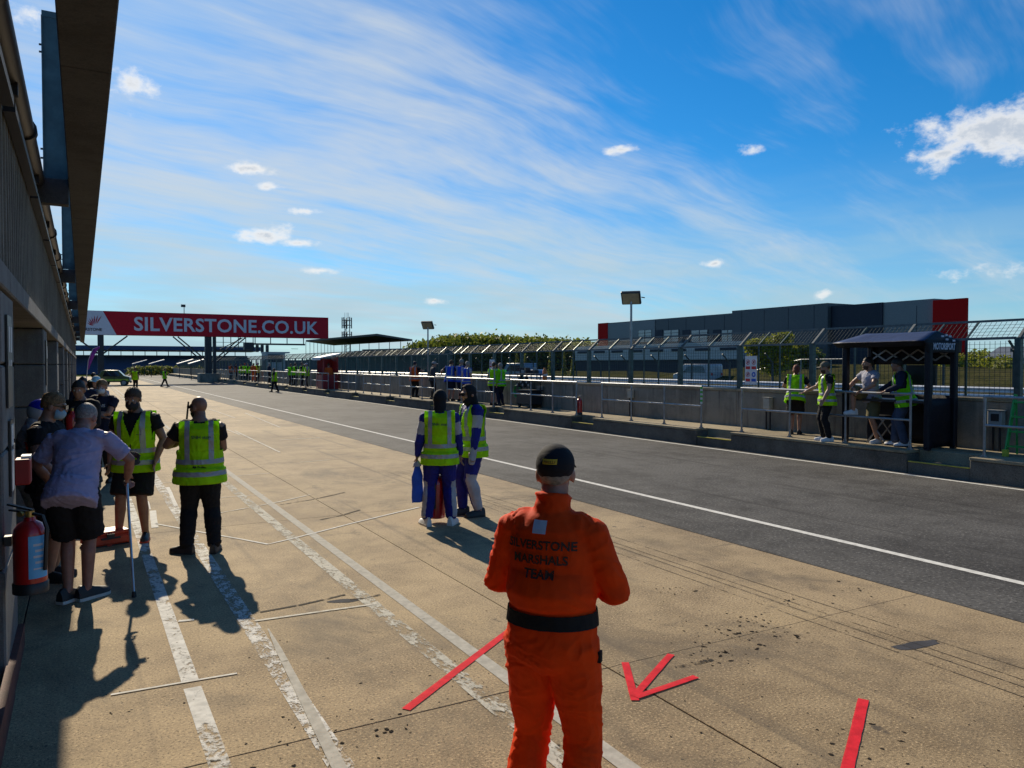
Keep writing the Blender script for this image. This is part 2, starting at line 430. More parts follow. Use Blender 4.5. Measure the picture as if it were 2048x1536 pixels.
def strip(name, pts, w, m, z, parent, jag=0.0):
    """paint strip along a chain of ground points; w may taper"""
    pts = [Vector((p[0], p[1], 0)) for p in pts]; vs = []
    ws = w if isinstance(w, (list, tuple)) else [w] * len(pts)
    for i, p in enumerate(pts):
        t = (pts[min(i + 1, len(pts) - 1)] - pts[max(i - 1, 0)]).normalized(); s = Vector((-t.y, t.x, 0))
        vs += [p + s * ws[i] / 2 + Vector((0, 0, z)), p - s * ws[i] / 2 + Vector((0, 0, z))]
    b = MB().add(vs, [(2 * i, 2 * i + 1, 2 * i + 3, 2 * i + 2) for i in range(len(pts) - 1)])
    return b.build(name, m, parent)
PW, PR, PT, PG = (MATS[k] for k in ('paint_white', 'paint_worn', 'paint_thin', 'paint_grey'))
# lane lines
strip('painted_line', [(7.66, -5), (7.66, 40), (7.75, 150)], .11, PW, .004, lane)
strip('painted_line', [(13.38, -5), (13.38, 150)], .10, PW, .004, lane)
# apron lines
strip('painted_line', [(2.40, -3), (2.40, 60), (2.5, 120)], .105, PG, .004, apron)
strip('painted_line', [(2.14, -3), (2.14, 60), (2.3, 120)], .13, MATS['paint_faint'], .004, apron)
strip('painted_line', [(.60, 1.0), (.585, 5.2)], .105, MATS['paint_worn_b'], .004, apron)
strip('painted_line', [(.585, 5.32), (.57, 30)], .105, MATS['paint_worn_b'], .004, apron)
strip('painted_line', [(1.13, 1), (1.10, 40)], .13, PR, .004, apron)
a0, a1 = gp(536, 1259), gp(690, 1560)
strip('painted_line', [a0, a0.lerp(a1, .2), a1], [.01, .045, .075], PG, .008, apron)
def gline(pix, w, m=PT, z=.006):
    P = [gp(*p) for p in pix]; Q = []
    for a, b in zip(P[:-1], P[1:]):
        n = max(2, int((b - a).length / .5))
        for i in range(n):
            q = a.lerp(b, i / n); Q.append(q + Vector((random.uniform(-.006, .006), random.uniform(-.006, .006), 0)))
    Q.append(P[-1])
    return strip('painted_line', Q, [w * random.uniform(.85, 1.1) for _ in Q], m, z, apron)
gline([(222, 1391), (474, 1348)], .022, PW)
gline([(512, 1243), (750, 1209)], .035)
gline([(358, 1243), (388, 1240)], .05, PW)
gline([(312, 1048), (420, 1068), (536, 1089), (585, 1078), (700, 1048), (838, 1015)], .035, PW)
gline([(438, 1027), (560, 1004), (620, 990)], .035)
gline([(440, 996), (532, 989)], .03)
gline([(430, 955), (540, 947)], .03)
gline([(305, 1022), (310, 1056)], .09, PW)
gline([(300, 1020), (296, 1003)], .02, PW)
gline([(310, 968), (365, 962)], .03)
gline([(335, 975), (352, 1012)], .06, PW)
for (u0, v0, u1, v1, w) in [(470, 800, 500, 801, .08), (560, 880, 640, 876, .06), (470, 862, 560, 905, .05), (395, 795, 430, 795, .10), (420, 845, 480, 870, .05), (490, 826, 560, 855, .05), (600, 925, 660, 920, .04), (400, 812, 470, 836, .06)]:
    gline([(u0, v0), (u1, v1)], w)
# scrape and seam lines towards the lane
for x, dx in ((5.02, .03), (5.16, .06), (5.30, .02), (5.52, -.02)):
    strip('scrape', [(x, -2), (x + dx, 6), (x + dx * 1.6, 14)], .008, MATS['scuff'], .003 + random.random() * .001, apron)
for (u0, v0, u1, v1) in [(700, 1200, 760, 1190), (520, 1225, 690, 1190), (560, 1010, 690, 985), (640, 1040, 720, 1020), (1350, 1335, 1425, 1320)]:
    p = [gp(u0, v0), gp((u0 + u1) / 2, (v0 + v1) / 2 + 2), gp(u1, v1)]
    strip('scrape', p, .03, MATS['scuff'], .005, apron)
# patch repairs: dark sealed spots
mat('patch_tar', (.060, .060, .066), .9, var=.2, bump=.3, spec=.1)
for (u, v, rx, ry, rot) in [(1833, 1290, .22, .06, -.15), (690, 1202, .14, .05, -.3)]:
    p = gp(u, v); b = MB(); n = 22
    pts = []
    for i in range(n):
        a = 2 * math.pi * i / n; r = 1 + .28 * noise.noise(Vector((math.cos(a) * 1.7 + u, math.sin(a) * 1.7, v * .1)))
        pts.append(p + Matrix.Rotation(rot, 3, 'Z') @ Vector((rx * r * math.cos(a), ry * r * math.sin(a), .0025)))
    b.add(pts, [tuple(range(n))]); b.build('repair_patch', MATS['patch_tar'], apron)
# oil drips and rubber crumbs
mat('oil', (.026, .021, .017), .95, var=.3, spec=.05)
def spots(centres, label_name):
    b = MB()
    for (x, y, r) in centres:
        n = 6; a0 = random.random() * 6.28; e = random.uniform(.35, .9); rt_ = random.random() * 3.14
        pts = []
        for i in range(n):
            a = a0 + 6.2832 * i / n; q = r * random.uniform(.55, 1.25); px, py = q * math.cos(a), q * e * math.sin(a)
            pts.append((x + px * math.cos(rt_) - py * math.sin(rt_), y + px * math.sin(rt_) + py * math.cos(rt_), .0022))
        b.add(pts, [tuple(range(n))])
    o = b.build(label_name, MATS['oil'], apron); o['kind'] = 'stuff'
C = []
for (u, v, s_, n) in [(1450, 1305, .16, 70), (1485, 1245, .13, 60), (1590, 1272, .08, 26), (1470, 1270, .20, 60), (1345, 1180, .09, 20), (1580, 1205, .12, 24), (750, 1465, .20, 40), (1740, 1500, .2, 30), (1700, 1180, .2, 26), (960, 1360, .2, 22), (560, 1480, .25, 20)]:
    c = gp(u, v)
    for _ in range(int(n * .6)): C.append((c.x + random.gauss(0, s_), c.y + random.gauss(0, s_ * .8), abs(random.gauss(0, .010)) + .004))
spots(C, 'oil_drips')
spots([(random.uniform(.1, 6.4), 1.8 + 12 * random.random() ** 1.5, abs(random.gauss(0, .004)) + .0025) for _ in range(1300)], 'rubber_crumbs')
# red tape stuck to the apron
TR = MATS['tape_red']
def tape(pix, w, label):
    P = [gp(*p) for p in pix]
    P = [P[0].lerp(P[1], i / 14) + Vector((random.uniform(-.0015, .0015), random.uniform(-.0015, .0015), 0)) for i in range(15)]
    o = strip('red_tape', P, [w * random.uniform(.97, 1.03) for _ in P], TR, .0055, None)
    return o
tp = tape([(812, 1420), (1032, 1252)], .062, '')
tag(tp, 'long strip of red tape on the concrete left of the orange marshal', 'tape', 'red tape marks')
tp = tape([(1727, 1400), (1685, 1580)], .062, '')
tag(tp, 'strip of red tape at the bottom right edge of the concrete', 'tape', 'red tape marks')
ar = thing('red_tape_arrow', 'red tape arrow head stuck on the concrete right of the orange marshal', 'tape', gp(1268, 1398), 0, 'red tape marks')
for i, (a, b) in enumerate([((1250, 1326), (1270, 1402)), ((1342, 1310), (1268, 1394)), ((1392, 1355), (1272, 1396))]):
    A, B = gp(*a) - ar.location, gp(*b) - ar.location
    Q = [A.lerp(B, k_ / 8) + Vector((random.uniform(-.001, .001), random.uniform(-.001, .001), 0)) for k_ in range(9)]
    strip('tape_strip', Q, [.052 * random.uniform(.96, 1.04) for _ in Q], TR, .0055 + i * .0012, ar)

# ================================================================== GARAGE BUILDING (left)
ground_mat('garage_block', (.11, .112, .112), (.18, .18, .175), speck=0, stain=(.07, .065, .06), stain_amt=.5, grain=90, gamt=.15, vstreak=.35)
ground_mat('garage_panel', (.12, .112, .095), (.19, .178, .15), speck=0, stain=(.07, .06, .045), stain_amt=.6, grain=80, gamt=.15, vstreak=.45)
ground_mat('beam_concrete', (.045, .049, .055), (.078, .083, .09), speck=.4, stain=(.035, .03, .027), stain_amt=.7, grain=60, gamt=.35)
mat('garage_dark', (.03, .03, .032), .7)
mat('steel_teal', (.07, .115, .13), .5, .2, var=.2, dirt=(.05, .05, .05), dirt_amt=.4, bump=.1)
mat('gutter_black', (.018, .018, .022), .45)
mat('pvc_grey', (.30, .29, .26), .5)
mat('galv', (.31, .32, .33), .45, .7, var=.2, dirt=(.18, .17, .15), dirt_amt=.35, dscale=5)
mat('white_board', (.62, .62, .60), .5)
mat('black_board', (.02, .02, .022), .4)
mat('red_gloss', (.45, .012, .012), .28, coat=.4, var=.1)
mat('brick_red', (.12, .035, .025), .7, var=.3, bump=.3)

WX = -.43
gar = thing('garage_building', 'long row of grey concrete pit garages under an overhanging roof beam', 'building', (WX, 6, 0))
OFF = Vector((WX, 6, 0))
def gb(mb, name, m, parent=gar, **kw):
    mb.v = [tuple(Vector(v) - OFF) for v in mb.v]
    return mb.build(name, m, parent, **kw)
LZ = 2.52                # underside of lintel
PIER_END = [.54, 6.6, 12.66, 18.72, 24.78, 30.84, 36.9, 42.96, 49.02, 55.08, 61.14, 67.2, 73.26]
for y1 in PIER_END:
    # pier of four cast blocks with recessed joints
    zs = [0, .78, 1.5, 2.05, LZ]
    for a, b in zip(zs[:-1], zs[1:]):
        gb(MB().bb(WX - .34, WX, y1 - .98, y1, a + .006, b - .006), 'pier_block', MATS['garage_block'], bevel=.012)
    gb(MB().bb(WX - .30, WX - .02, y1 - .95, y1 - .03, 0, LZ), 'pier_core', MATS['joint_filler'])
    gb(MB().bb(WX - 7.5, WX - .345, y1 - .22, y1 - .02, 0, LZ + .2), 'dividing_wall', MATS['garage_block'])
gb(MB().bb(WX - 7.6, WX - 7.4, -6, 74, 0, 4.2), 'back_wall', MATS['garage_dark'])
gb(MB().bb(WX - 7.4, WX - .36, -6, 74, LZ + .21, LZ + .4), 'soffit', MATS['garage_panel'])
# lintel beam units
for j, y1 in enumerate(PIER_END[:-1]):
    gb(MB().bb(WX - .35, WX + .02, y1 - .5 + .008, y1 + 5.56 - .008, LZ + .003, LZ + .16), 'lintel', MATS['garage_block'], bevel=.01)
# ribbed cladding panels above
PZ0, PZ1 = LZ + .163, 4.02
for j, y1 in enumerate(PIER_END[:-1]):
    gb(MB().bb(WX - .3, WX - .035, y1 - .5 + .006, y1 + 5.56 - .006, PZ0, PZ1), 'cladding_panel', MATS['garage_panel'])
rib = None
for j, y1 in enumerate(PIER_END[:7]):
    yy = y1 - .38
    while yy < y1 + 5.5:
        if rib is None:
            prof = [(-.045, 0), (-.030, .032), (.030, .032), (.045, 0)]
            b = MB(); h = PZ1 - PZ0 - .03
            b.add([(p[1], p[0], 0) for p in prof] + [(p[1], p[0], h) for p in prof], [(0, 1, 5, 4), (1, 2, 6, 5), (2, 3, 7, 6), (3, 2, 1, 0), (4, 5, 6, 7), (0, 4, 7, 3)])
            rib = b.mesh('cladding_rib', MATS['garage_panel'])
        place('cladding_rib', rib, gar, (-.0352, yy - 6, PZ0 + .015)); yy += .20 if j < 3 else .40
for j, y1 in enumerate(PIER_END[7:-1]):
    b = MB()
    for i in range(13): b.bb(WX - .036, WX - .004, y1 - .35 + i * .44, y1 - .22 + i * .44, PZ0 + .015, PZ1 - .015)
    o = gb(b, 'cladding_rib', MATS['garage_panel']); o['kind'] = 'stuff'
# gutter run with lapped joints and brackets
yy = -4
while yy < 73:
    gb(MB().cyl((WX + .01, yy, 4.10), (WX + .01, yy + 2.97, 4.10), .085, n=14), 'gutter', MATS['gutter_black'], smooth=True)
    gb(MB().cyl((WX + .01, yy - .05, 4.10), (WX + .01, yy + .07, 4.10), .104, n=14), 'gutter_collar', MATS['gutter_black'], smooth=True)
    gb(MB().bb(WX - .06, WX + .06, yy + 1.45, yy + 1.51, 3.94, 4.03), 'gutter_bracket', MATS['gutter_black'])
    yy += 3
gb(MB().bb(WX - 7.6, WX - .12, -6, 74, 4.03, 4.3), 'roof', MATS['gutter_black'])
# edge beam on brackets, steel uprights standing behind it
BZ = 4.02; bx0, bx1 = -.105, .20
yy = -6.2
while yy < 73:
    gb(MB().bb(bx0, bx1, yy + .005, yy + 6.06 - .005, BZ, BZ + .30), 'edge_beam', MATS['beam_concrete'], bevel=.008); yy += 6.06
for i, y0 in enumerate([.6, 10.05, 19.5, 28.9, 38.4, 47.8, 57.3, 66.7]):
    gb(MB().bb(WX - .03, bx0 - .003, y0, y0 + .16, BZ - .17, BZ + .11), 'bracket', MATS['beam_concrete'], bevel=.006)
    st = MB()
    x0, x1 = -.345, -.112; st.bb(x0, x1, y0 + .05, y0 + .062, BZ + .12, 5.92)
    st.bb(x0 - .006, x0 + .006, y0 + .0, y0 + .12, BZ + .12, 5.92); st.bb(x1 - .012, x1, y0 - .0, y0 + .12, BZ + .12, 5.92)
    so = gb(st, 'steel_upright', MATS['steel_teal'])
    for z in (4.35, 4.45, 5.52, 5.60):
        gb(MB().cyl((x0 - .03, y0 + .03, z), (x0, y0 + .03, z), .011, n=6), 'bolt', MATS['gutter_black'])
    gb(MB().bb(x0 - .002, x1 + .002, y0 + .045, y0 + .067, 5.921, 5.99), 'end_cap', MATS['steel_teal'])
# cable tray and conduits under the eaves
for y0 in range(-3, 72, 3):
    gb(MB().bb(WX + .002, WX + .07, y0 + .02, y0 + 2.9, 3.70, 3.76), 'cable_tray', MATS['gutter_black'])
gb(MB().bb(WX, WX + .045, -6, 5.6, 0, .20), 'plinth', MATS['brick_red'])
gb(MB().bb(WX, WX + .04, 5.62, 6.6, 0, .16), 'plinth', MATS['brick_red'])
# number boards on the first piers
def board(y0, z0, w, h, marks, label):
    o = thing('number_board', label, 'sign', (WX + .004, y0, z0), 0, 'boards on the garage piers')
    MB().bb(0, .012, 0, w, 0, h).build('panel', MATS['black_board'], o)
    for (a, b, c, d) in marks: MB().bb(.0125, .016, a, b, c, d).build('marking', MATS['white_board'], o)
board(5.88, 1.77, .34, .60, [(.05, .13, .36, .53), (.2, .28, .36, .53), (.06, .12, .27, .31), (.2, .26, .27, .31)], 'black number board with white figures high on the nearest garage pier')
board(6.0, 1.18, .22, .50, [(.03, .19, .03, .30), (.03, .19, .33, .47)], 'small board with white panels low on the nearest garage pier')
board(11.95, 1.77, .34, .60, [(.05, .13, .36, .53), (.2, .28, .36, .53), (.06, .12, .27, .31)], 'black number board on the second garage pier, behind the men')
bk = thing('red_call_box', 'red box with a white top plate on the edge of the nearest garage pier', 'box', (WX + .002, 6.48, 1.16))
MB().bb(0, .10, -.09, .09, .04, .22).build('case', mat('red_dull', (.26, .010, .008), .5), bk, bevel=.01)
MB().bb(.04, .10, -.02, .12, .2205, .238).build('top_plate', MATS['white_board'], bk)

# ================================================================== PLATFORM, PIT WALL, RAILS
KZ, KX0, KX1, WLX = .42, 13.62, 13.75, 15.1
plat = empty('pit_platform', (13.7, 0, 0)); tag(plat, kind='structure')
mat('yellow_paint', (.62, .50, .06), .6, var=.2, dirt=(.10, .09, .05), dirt_amt=.7, dscale=8)
P0 = 9.14; PER = 5.72; SEC = 4.33
for n in range(-2, 25):
    ya, yb = P0 + PER * n - .10, P0 + PER * n + SEC + .10
    def pb(mb, name, m, **kw):
        mb.v = [(x - 13.7, y, z) for x, y, z in mb.v]; return mb.build(name, m, plat, **kw)
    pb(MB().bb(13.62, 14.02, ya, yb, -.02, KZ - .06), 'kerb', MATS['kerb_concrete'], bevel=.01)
    pb(MB().bb(13.60, 14.02, ya, yb, KZ - .057, KZ), 'coping', MATS['step_concrete'], bevel=.008)
    pb(MB().bb(14.022, WLX, ya, yb + (PER - SEC - .2), -.02, KZ - .004), 'deck', MATS['step_concrete'])
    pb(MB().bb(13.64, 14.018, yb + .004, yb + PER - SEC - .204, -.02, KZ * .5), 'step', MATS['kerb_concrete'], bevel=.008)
    pb(MB().bb(13.632, 13.70, yb + .02, yb + PER - SEC - .22, KZ * .5 + .0, KZ * .5 + .016), 'step_nosing', MATS['yellow_paint'])
wall = thing('pit_wall', 'low concrete pit wall running behind the raised platform', 'wall', (WLX, 0, 0))
WT = 1.41
for n in range(-2, 54):
    y0 = 9.14 + 2.86 * n
    o = MB().bb(0, .28, y0 + .006, y0 + 2.854, -.02, WT - .07).build('wall_panel', MATS['wall_concrete'], wall, bevel=.008)
    MB().bb(-.02, .30, y0 + .004, y0 + 2.856, WT - .067, WT).build('coping', MATS['step_concrete'], wall, bevel=.006)
# railings: one thing per section
RX = 13.88
def railing(n, label):
    y0, y1 = P0 + PER * n, P0 + PER * n + SEC
    r = thing('railing', label, 'railing', (RX, y0, KZ), 0, 'galvanised railings along the platform edge')
    for i in range(4):
        y = (y1 - y0) * i / 3
        p = MB(); p.cyl((0, y, .02), (0, y, 1.06), .024, n=10); p.build('post', MATS['galv'], r, smooth=True)
        MB().cyl((0, y, 0), (0, y, .022), .06, n=10).cyl((0, y, .02), (0, y, .07), .034, n=10).build('base_flange', MATS['galv'], r, smooth=True)
    MB().path([(0, -.024, 1.06), (0, (y1 - y0) + .024, 1.06)], .026, 10).build('top_rail', MATS['galv'], r, smooth=True)
    MB().path([(0, 0, .56), (0, (y1 - y0), .56)], .022, 10).build('mid_rail', MATS['galv'], r, smooth=True)
    return r
RL = {-1: 'galvanised railing section at the right edge, beside the green ladder', 0: 'galvanised railing section in front of the black gazebo and the men leaning on it',
      1: 'galvanised railing section with a green striped sleeve, left of the leaning spectators', 2: 'galvanised railing section right behind the red extinguishers on the platform',
      3: 'galvanised railing section beside the pair in yellow vests', 4: 'galvanised railing section where the men in blue vests stand',
      5: 'galvanised railing section by the man in the orange vest', 6: 'galvanised railing section just right of the red booth', 7: 'galvanised railing section in front of the red booth'}
for n in range(-1, 15):
    railing(n, RL.get(n, ['first', 'second', 'third', 'fourth', 'fifth', 'sixth', 'seventh', 'eighth'][max(0, n - 8)] + ' distant railing section beyond the red booth, counted from it'))
mat('green_tape', (.08, .42, .05), .5)
sl = thing('striped_sleeve', 'green and white striped sleeve on a railing post', 'sleeve', (RX, P0 + PER, KZ))
for i in range(8): MB().cyl((0, 0, .62 + i * .055), (0, 0, .62 + i * .055 + .053), .031, n=10).build('band', MATS['green_tape'] if i % 2 else MATS['white_board'], sl, smooth=True)

# ================================================================== DEBRIS FENCE
mat('fence_steel', (.055, .085, .085), .42, .5, var=.25)
mat('fence_galv', (.14, .155, .155), .7, .0, var=.2, spec=.2)
mat('fence_wire', (.035, .05, .05), .6, .2)
FX, FZ0, FZ1, FXT, FZT = 15.30, WT, 2.56, 15.72, 2.90
fence = thing('debris_fence', 'tall steel debris fence with wire mesh along the top of the pit wall', 'fence', (FX, 0, FZ0))
FP, F0 = 2.33, 12.6
post_me = MB().bb(-.055, .055, -.055, .055, .0, FZ1 - FZ0).mesh('post', MATS['fence_steel'])
arm_b = MB(); arm_b.bar((.0, 0, FZ1 - FZ0 - .03), (FXT - FX, 0, FZT - FZ0), .055, .06); arm_me = arm_b.mesh('post_arm', MATS['fence_galv'])
flange_me = MB().bb(-.09, .09, -.09, .09, 0, .015).mesh('base_plate', MATS['fence_steel'])
wires = {}
def panel_wires(full):
    b = MB(); w = .0058 if full else .012
    L = FP - .1; dy = .095 if full else .32; dz = .075 if full else .3
    h = FZ1 - FZ0 - .06
    n = int(L / dy)
    for i in range(1, n):
        y = .05 + L * i / n; b.bar((0, y, .02), (0, y, h), w, w)
    m = int(h / dz)
    for i in range(1, m):
        z = .02 + h * i / m; b.bar((.004, .05, z), (.004, .05 + L, z), w, w)
    for i in range(1, n):
        y = .05 + L * i / n; b.bar((.02, y, h + .05), (FXT - FX - .02, y, FZT - FZ0 - .02), w, w)
    for i in range(1, 5):
        t = i / 5; x, z = .02 + (FXT - FX - .04) * t, h + .05 + (FZT - FZ0 - .02 - h - .05) * t
        b.bar((x, .05, z + .004), (x, .05 + L, z + .004), w, w)
    return b.mesh('mesh_panel', MATS['fence_wire'])
wires[True] = panel_wires(True); wires[False] = panel_wires(False)
for n in range(-5, 60):
    y = F0 + FP * n
    place('post', post_me, fence, (0, y, 0)); place('post_arm', arm_me, fence, (0, y, 0)); place('base_plate', flange_me, fence, (0, y, .0005))
    pm = place('mesh_panel', wires[n < 14], fence, (.012, y, 0)); pm['kind'] = 'stuff'
    for f in ((.5,) if n % 2 else (.42, .72)):
        MB().bar((0, y + FP * f, .02), (0, y + FP * f, FZ1 - FZ0), .032, .032).build('stiffener', MATS['fence_steel'], fence)
        MB().bar((.0, y + FP * f, FZ1 - FZ0), (FXT - FX, y + FP * f, FZT - FZ0), .03, .03).build('stiffener', MATS['fence_steel'], fence)
    MB().bar((0, y + .056, FZ1 - FZ0 - .01), (0, y + FP - .056, FZ1 - FZ0 - .01), .04, .05).build('rail', MATS['fence_galv'], fence)
    MB().bar((FXT - FX, y - .03, FZT - FZ0 + .01), (FXT - FX, y + FP - .034, FZT - FZ0 + .01), .04, .045).build('rail', MATS['fence_galv'], fence)
# ================================================================== BEYOND THE FENCE
mat('armco', (.62, .63, .64), .4, .2, var=.1, dirt=(.3, .3, .28), dirt_amt=.3)
mat('armco_post', (.12, .12, .12), .6)
def armco(x, y0, y1, top, label, rows=3, seg=4.0, grp='guard rails beside the track'):
    g = thing('guard_rail', label, 'guard rail', (x, y0, 0), 0, grp)
    prof = [(.0, -.11), (-.06, -.075), (-.06, -.05), (.0, .0), (-.06, .035), (-.06, .06), (.02, .105), (.03, .105), (-.045, .055), (.012, .0), (-.045, -.06), (.01, -.11)]
    L = y1 - y0; n = int(L / seg)
    bm = MB(); bm.extr(prof, 'y', 0, seg - .01); me = bm.mesh('beam', MATS['armco'])
    pmx = MB().bb(.03, .13, -.06, .06, -.02, top - .03).mesh('post', MATS['armco_post'])
    for i in range(n):
        for r in range(rows): place('beam', me, g, (0, i * seg, top - .12 - r * .27))
        place('post', pmx, g, (0, i * seg, 0))
    return g
armco(29.0, 8, 130, 1.24, 'silver guard rail of several beams on the far side of the track', 4)
armco(36.0, 40, 140, 1.02, 'lower far guard rail seen behind the first one', 2)
# far-side catch fence with posts leaning back over the track
mat('catch_post', (.035, .045, .05), .5, .3)
cf = thing('catch_fence', 'row of slim dark cranked posts with wires across the track', 'fence', (31.0, 0, 0))
cp = MB(); cp.bar((0, 0, 0), (0, 0, 2.15), .07, .07); cp.bar((0, 0, 2.13), (-.55, 0, 2.62), .06, .06); cpm = cp.mesh('post', MATS['catch_post'])
for i in range(34): place('post', cpm, cf, (0, 16 + 3.0 * i, 0))
for z in (.9, 1.2, 1.5, 1.8, 2.1): MB().bar((0, 14, z), (0, 118, z), .012, .012).build('wire', MATS['fence_wire'], cf)

# ---- big dark technology building, parallel to the lane
mat('clad_dark', (.085, .097, .108), .45, .2, spec=.12, var=.12, bump=.0)
mat('clad_grey', (.17, .185, .20), .45, .2, spec=.12, var=.1)
mat('clad_navy', (.030, .036, .052), .5, .1, spec=.12)
mat('clad_red', (.42, .010, .010), .7, spec=.05)
mat('clad_silver', (.26, .29, .33), .4, .4, var=.15)
mat('clad_pale', (.33, .35, .37), .5)
mat('glass_sky', (.17, .23, .27), .08, .0, var=.2, spec=1.0)
BX = 120.0
def hX(u, v, X):
    d = ray(u, v); return HC + d.z * X / d.x
big = thing('technology_building', 'long dark grey cladded building with bright red ends beyond the trees', 'building', (BX, 100, 0))
def wing(u0, u1, vtop, name, m, dx=0.0, z0=0, uref=None, parent=big, dep=12):
    ya, yb = atX(u1, BX), atX(u0, BX); z1 = hX(uref or u0, vtop, BX)
    b = MB().bb(dx, dep + dx, ya - 100, yb - 100, z0, z1); return b.build(name, m, parent), ya, yb, z1
wing(1197, 1216, 647, 'red_corner', MATS['clad_red'], -.25)
_, ya, yb, zl = wing(1216.3, 1469, 646, 'low_wing', MATS['clad_dark'])
wing(1469.6, 1661, 622, 'mid_wing', MATS['clad_dark'], -.9)
wing(1662, 1866, 613, 'tall_wing', MATS['clad_grey'], .15, dep=4)
wing(1866.5, 1934, 601, 'red_corner', MATS['clad_red'], -.35, uref=1866.5, dep=.5)
wing(1662, 1764, 612.6, 'dark_bay', MATS['clad_navy'], -.1)
yg0, yg1 = atX(1310, BX), atX(1216.3, BX)
MB().bb(-.12, .2, yg0 - 100, yg1 - 100, zl * .62, zl * .985).build('grey_panel', MATS['clad_grey'], big)
# panel joints of the cladding
for (u0, u1, vt, dx) in ((1216.3, 1469, 646, 0.0), (1469.6, 1661, 622, -.9), (1766, 1866, 613, .15)):
    y0, y1 = atX(u1, BX), atX(u0, BX); zt = hX(u0, vt, BX)
    yy = y0 + 3
    while yy < y1 - 1:
        MB().bb(dx - .03, dx - .002, yy - 100 - .04, yy - 100 + .04, 5, zt - .3).build('cladding_joint', MATS['clad_navy'], big); yy += 6
# window groups with dark doors between
for (u0, u1) in ((1277, 1304), (1328, 1358), (1383, 1416), (1444, 1468)):
    y0, y1 = atX(u1, BX), atX(u0, BX); z0, z1 = hX((u0 + u1) / 2, 684, BX), hX((u0 + u1) / 2, 660, BX)
    w = MB().bb(-.12, -.01, y0 - 100, y1 - 100, z0, z1).build('window', MATS['clad_navy'], big)
    for i in range(2):
        for j in range(4):
            ym, yn = y0 + (y1 - y0) * (i + .05) / 2, y0 + (y1 - y0) * (i + .95) / 2
            zm, zn = z0 + (z1 - z0) * (j + .06) / 4, z0 + (z1 - z0) * (j + .94) / 4
            MB().bb(-.16, -.125, ym - 100, yn - 100, zm, zn).build('pane', MATS['glass_sky'], w)
    y2 = atX(u0 - 18, BX), atX(u0 - 3, BX)
    MB().bb(-.10, -.012, min(y2) - 100, max(y2) - 100, z0 - .3, z1 + .2).build('door', MATS['clad_navy'], big)
# the same building's silver lower hall in front of it
sv = thing('silver_hall', 'low silver grey hall with banded cladding behind the fence', 'building', (100, 100, 0))
ya, yb = atX(1484, 100), atX(1150, 100)
for k_, (v0, v1, m, dx) in enumerate(((728, 720, 'clad_navy', .4), (720, 706, 'clad_silver', 0), (706, 697, 'clad_pale', -.05), (697, 688, 'clad_silver', 0))):
    z0, z1 = hX(1300, v0, 100), hX(1300, v1, 100)
    MB().bb(dx, 14, ya - 100, yb - 100, (0 if k_ == 0 else z0 + .01), z1).build('cladding_band', MATS[m], sv)
for i in range(8):
    y = ya + (yb - ya) * (i + .5) / 8
    MB().bb(-.14, -.06, y - 102, y - 98, hX(1300, 704, 100), hX(1300, 699, 100)).build('window', MATS['clad_navy'], sv)
# ---- far right: small house and bank with railings
mat('render_pale', (.42, .43, .44), .6)
hs = thing('far_house', 'small pale roofed house among the hedges at the far right', 'building', at_d(2045, 150).xy.to_3d())
MB().bb(-5, 5, -4, 4, 0, 3.4).build('wall', MATS['render_pale'], hs)
MB().extr([(-5.6, 3.38), (5.6, 3.38), (0, 5.6)], 'y', -4.4, 4.4).build('roof', MATS['clad_grey'], hs)
bank = MB()
bx_, n_ = [], 26
mat('bank_grass', (.06, .062, .025), .95, var=.4, scale=.3)
ground_mat('earth', (.035, .038, .016), (.07, .065, .03), speck=0, stain=(.03, .045, .012), stain_amt=.7, grain=20, spec=0.0, rough=1.0)
vs = []
for i in range(n_):
    t = i / (n_ - 1); y = 22 + t * 90
    h = 1.2 + .9 * math.sin(t * 6) + .5 * noise.noise(Vector((t * 9, 0, 0)))
    vs += [(52, y, -.1), (58, y, .8 * h), (64, y, h), (90, y, h * .9)]
bank.add(vs, [(4 * i + j, 4 * i + j + 1, 4 * i + j + 5, 4 * i + j + 4) for i in range(n_ - 1) for j in range(3)])
tag(bank.build('earth_bank', MATS['earth'], smooth=True), kind='structure')
br = thing('bank_handrail', 'pale handrail climbing the earth bank behind the safety sign', 'railing', (53, 40, 0))
pA, pB, pC = at_d(1505, 72, 742), at_d(1602, 66, 719), at_d(1690, 62, 718)
MB().path([pA - br.location, pB - br.location, pC - br.location], .045, 6).build('rail', MATS['galv'], br)
for t in (0, .35, .7, 1.0): p = pB.lerp(pC, t) - br.location; MB().bar(p, (p.x, p.y, .3), .06, .06).build('post', MATS['galv'], br)

# ---- trees
def leaf_mat(name, lo, hi):
    m = bpy.data.materials.new(name); m.use_nodes = True
    t = NT(m.node_tree); b = t.n['Principled BSDF']
    g = t.new('ShaderNodeNewGeometry')
    n = t.noise(g.outputs['Position'], .45, 3, .6)
    f = t.math('ADD', t.math('MULTIPLY', g.outputs['Random Per Island'], .55), t.math('MULTIPLY', n, .5))
    c = t.mix(t.ramp(f, .25, .8), lo, hi)
    t.l.new(c, b.inputs['Base Color']); b.inputs['Roughness'].default_value = .6
    tr = t.new('ShaderNodeBsdfTranslucent', ins={'Color': c})
    mx = t.new('ShaderNodeMixShader', ins={0: .45, 1: b.outputs[0], 2: tr.outputs[0]})
    t.l.new(mx.outputs[0], t.n['Material Output'].inputs[0]); MATS[name] = m
    return m
leaf_mat('leaf_wood', (.085, .115, .015), (.21, .235, .03))
leaf_mat('leaf_olive', (.05, .05, .014), (.13, .115, .03))
leaf_mat('leaf_spring', (.11, .135, .012), (.30, .31, .025))
leaf_mat('leaf_hedge', (.09, .11, .02), (.26, .27, .05))
mat('bark', (.06, .045, .03), .9, bump=.4)
rng = np.random.default_rng(3)
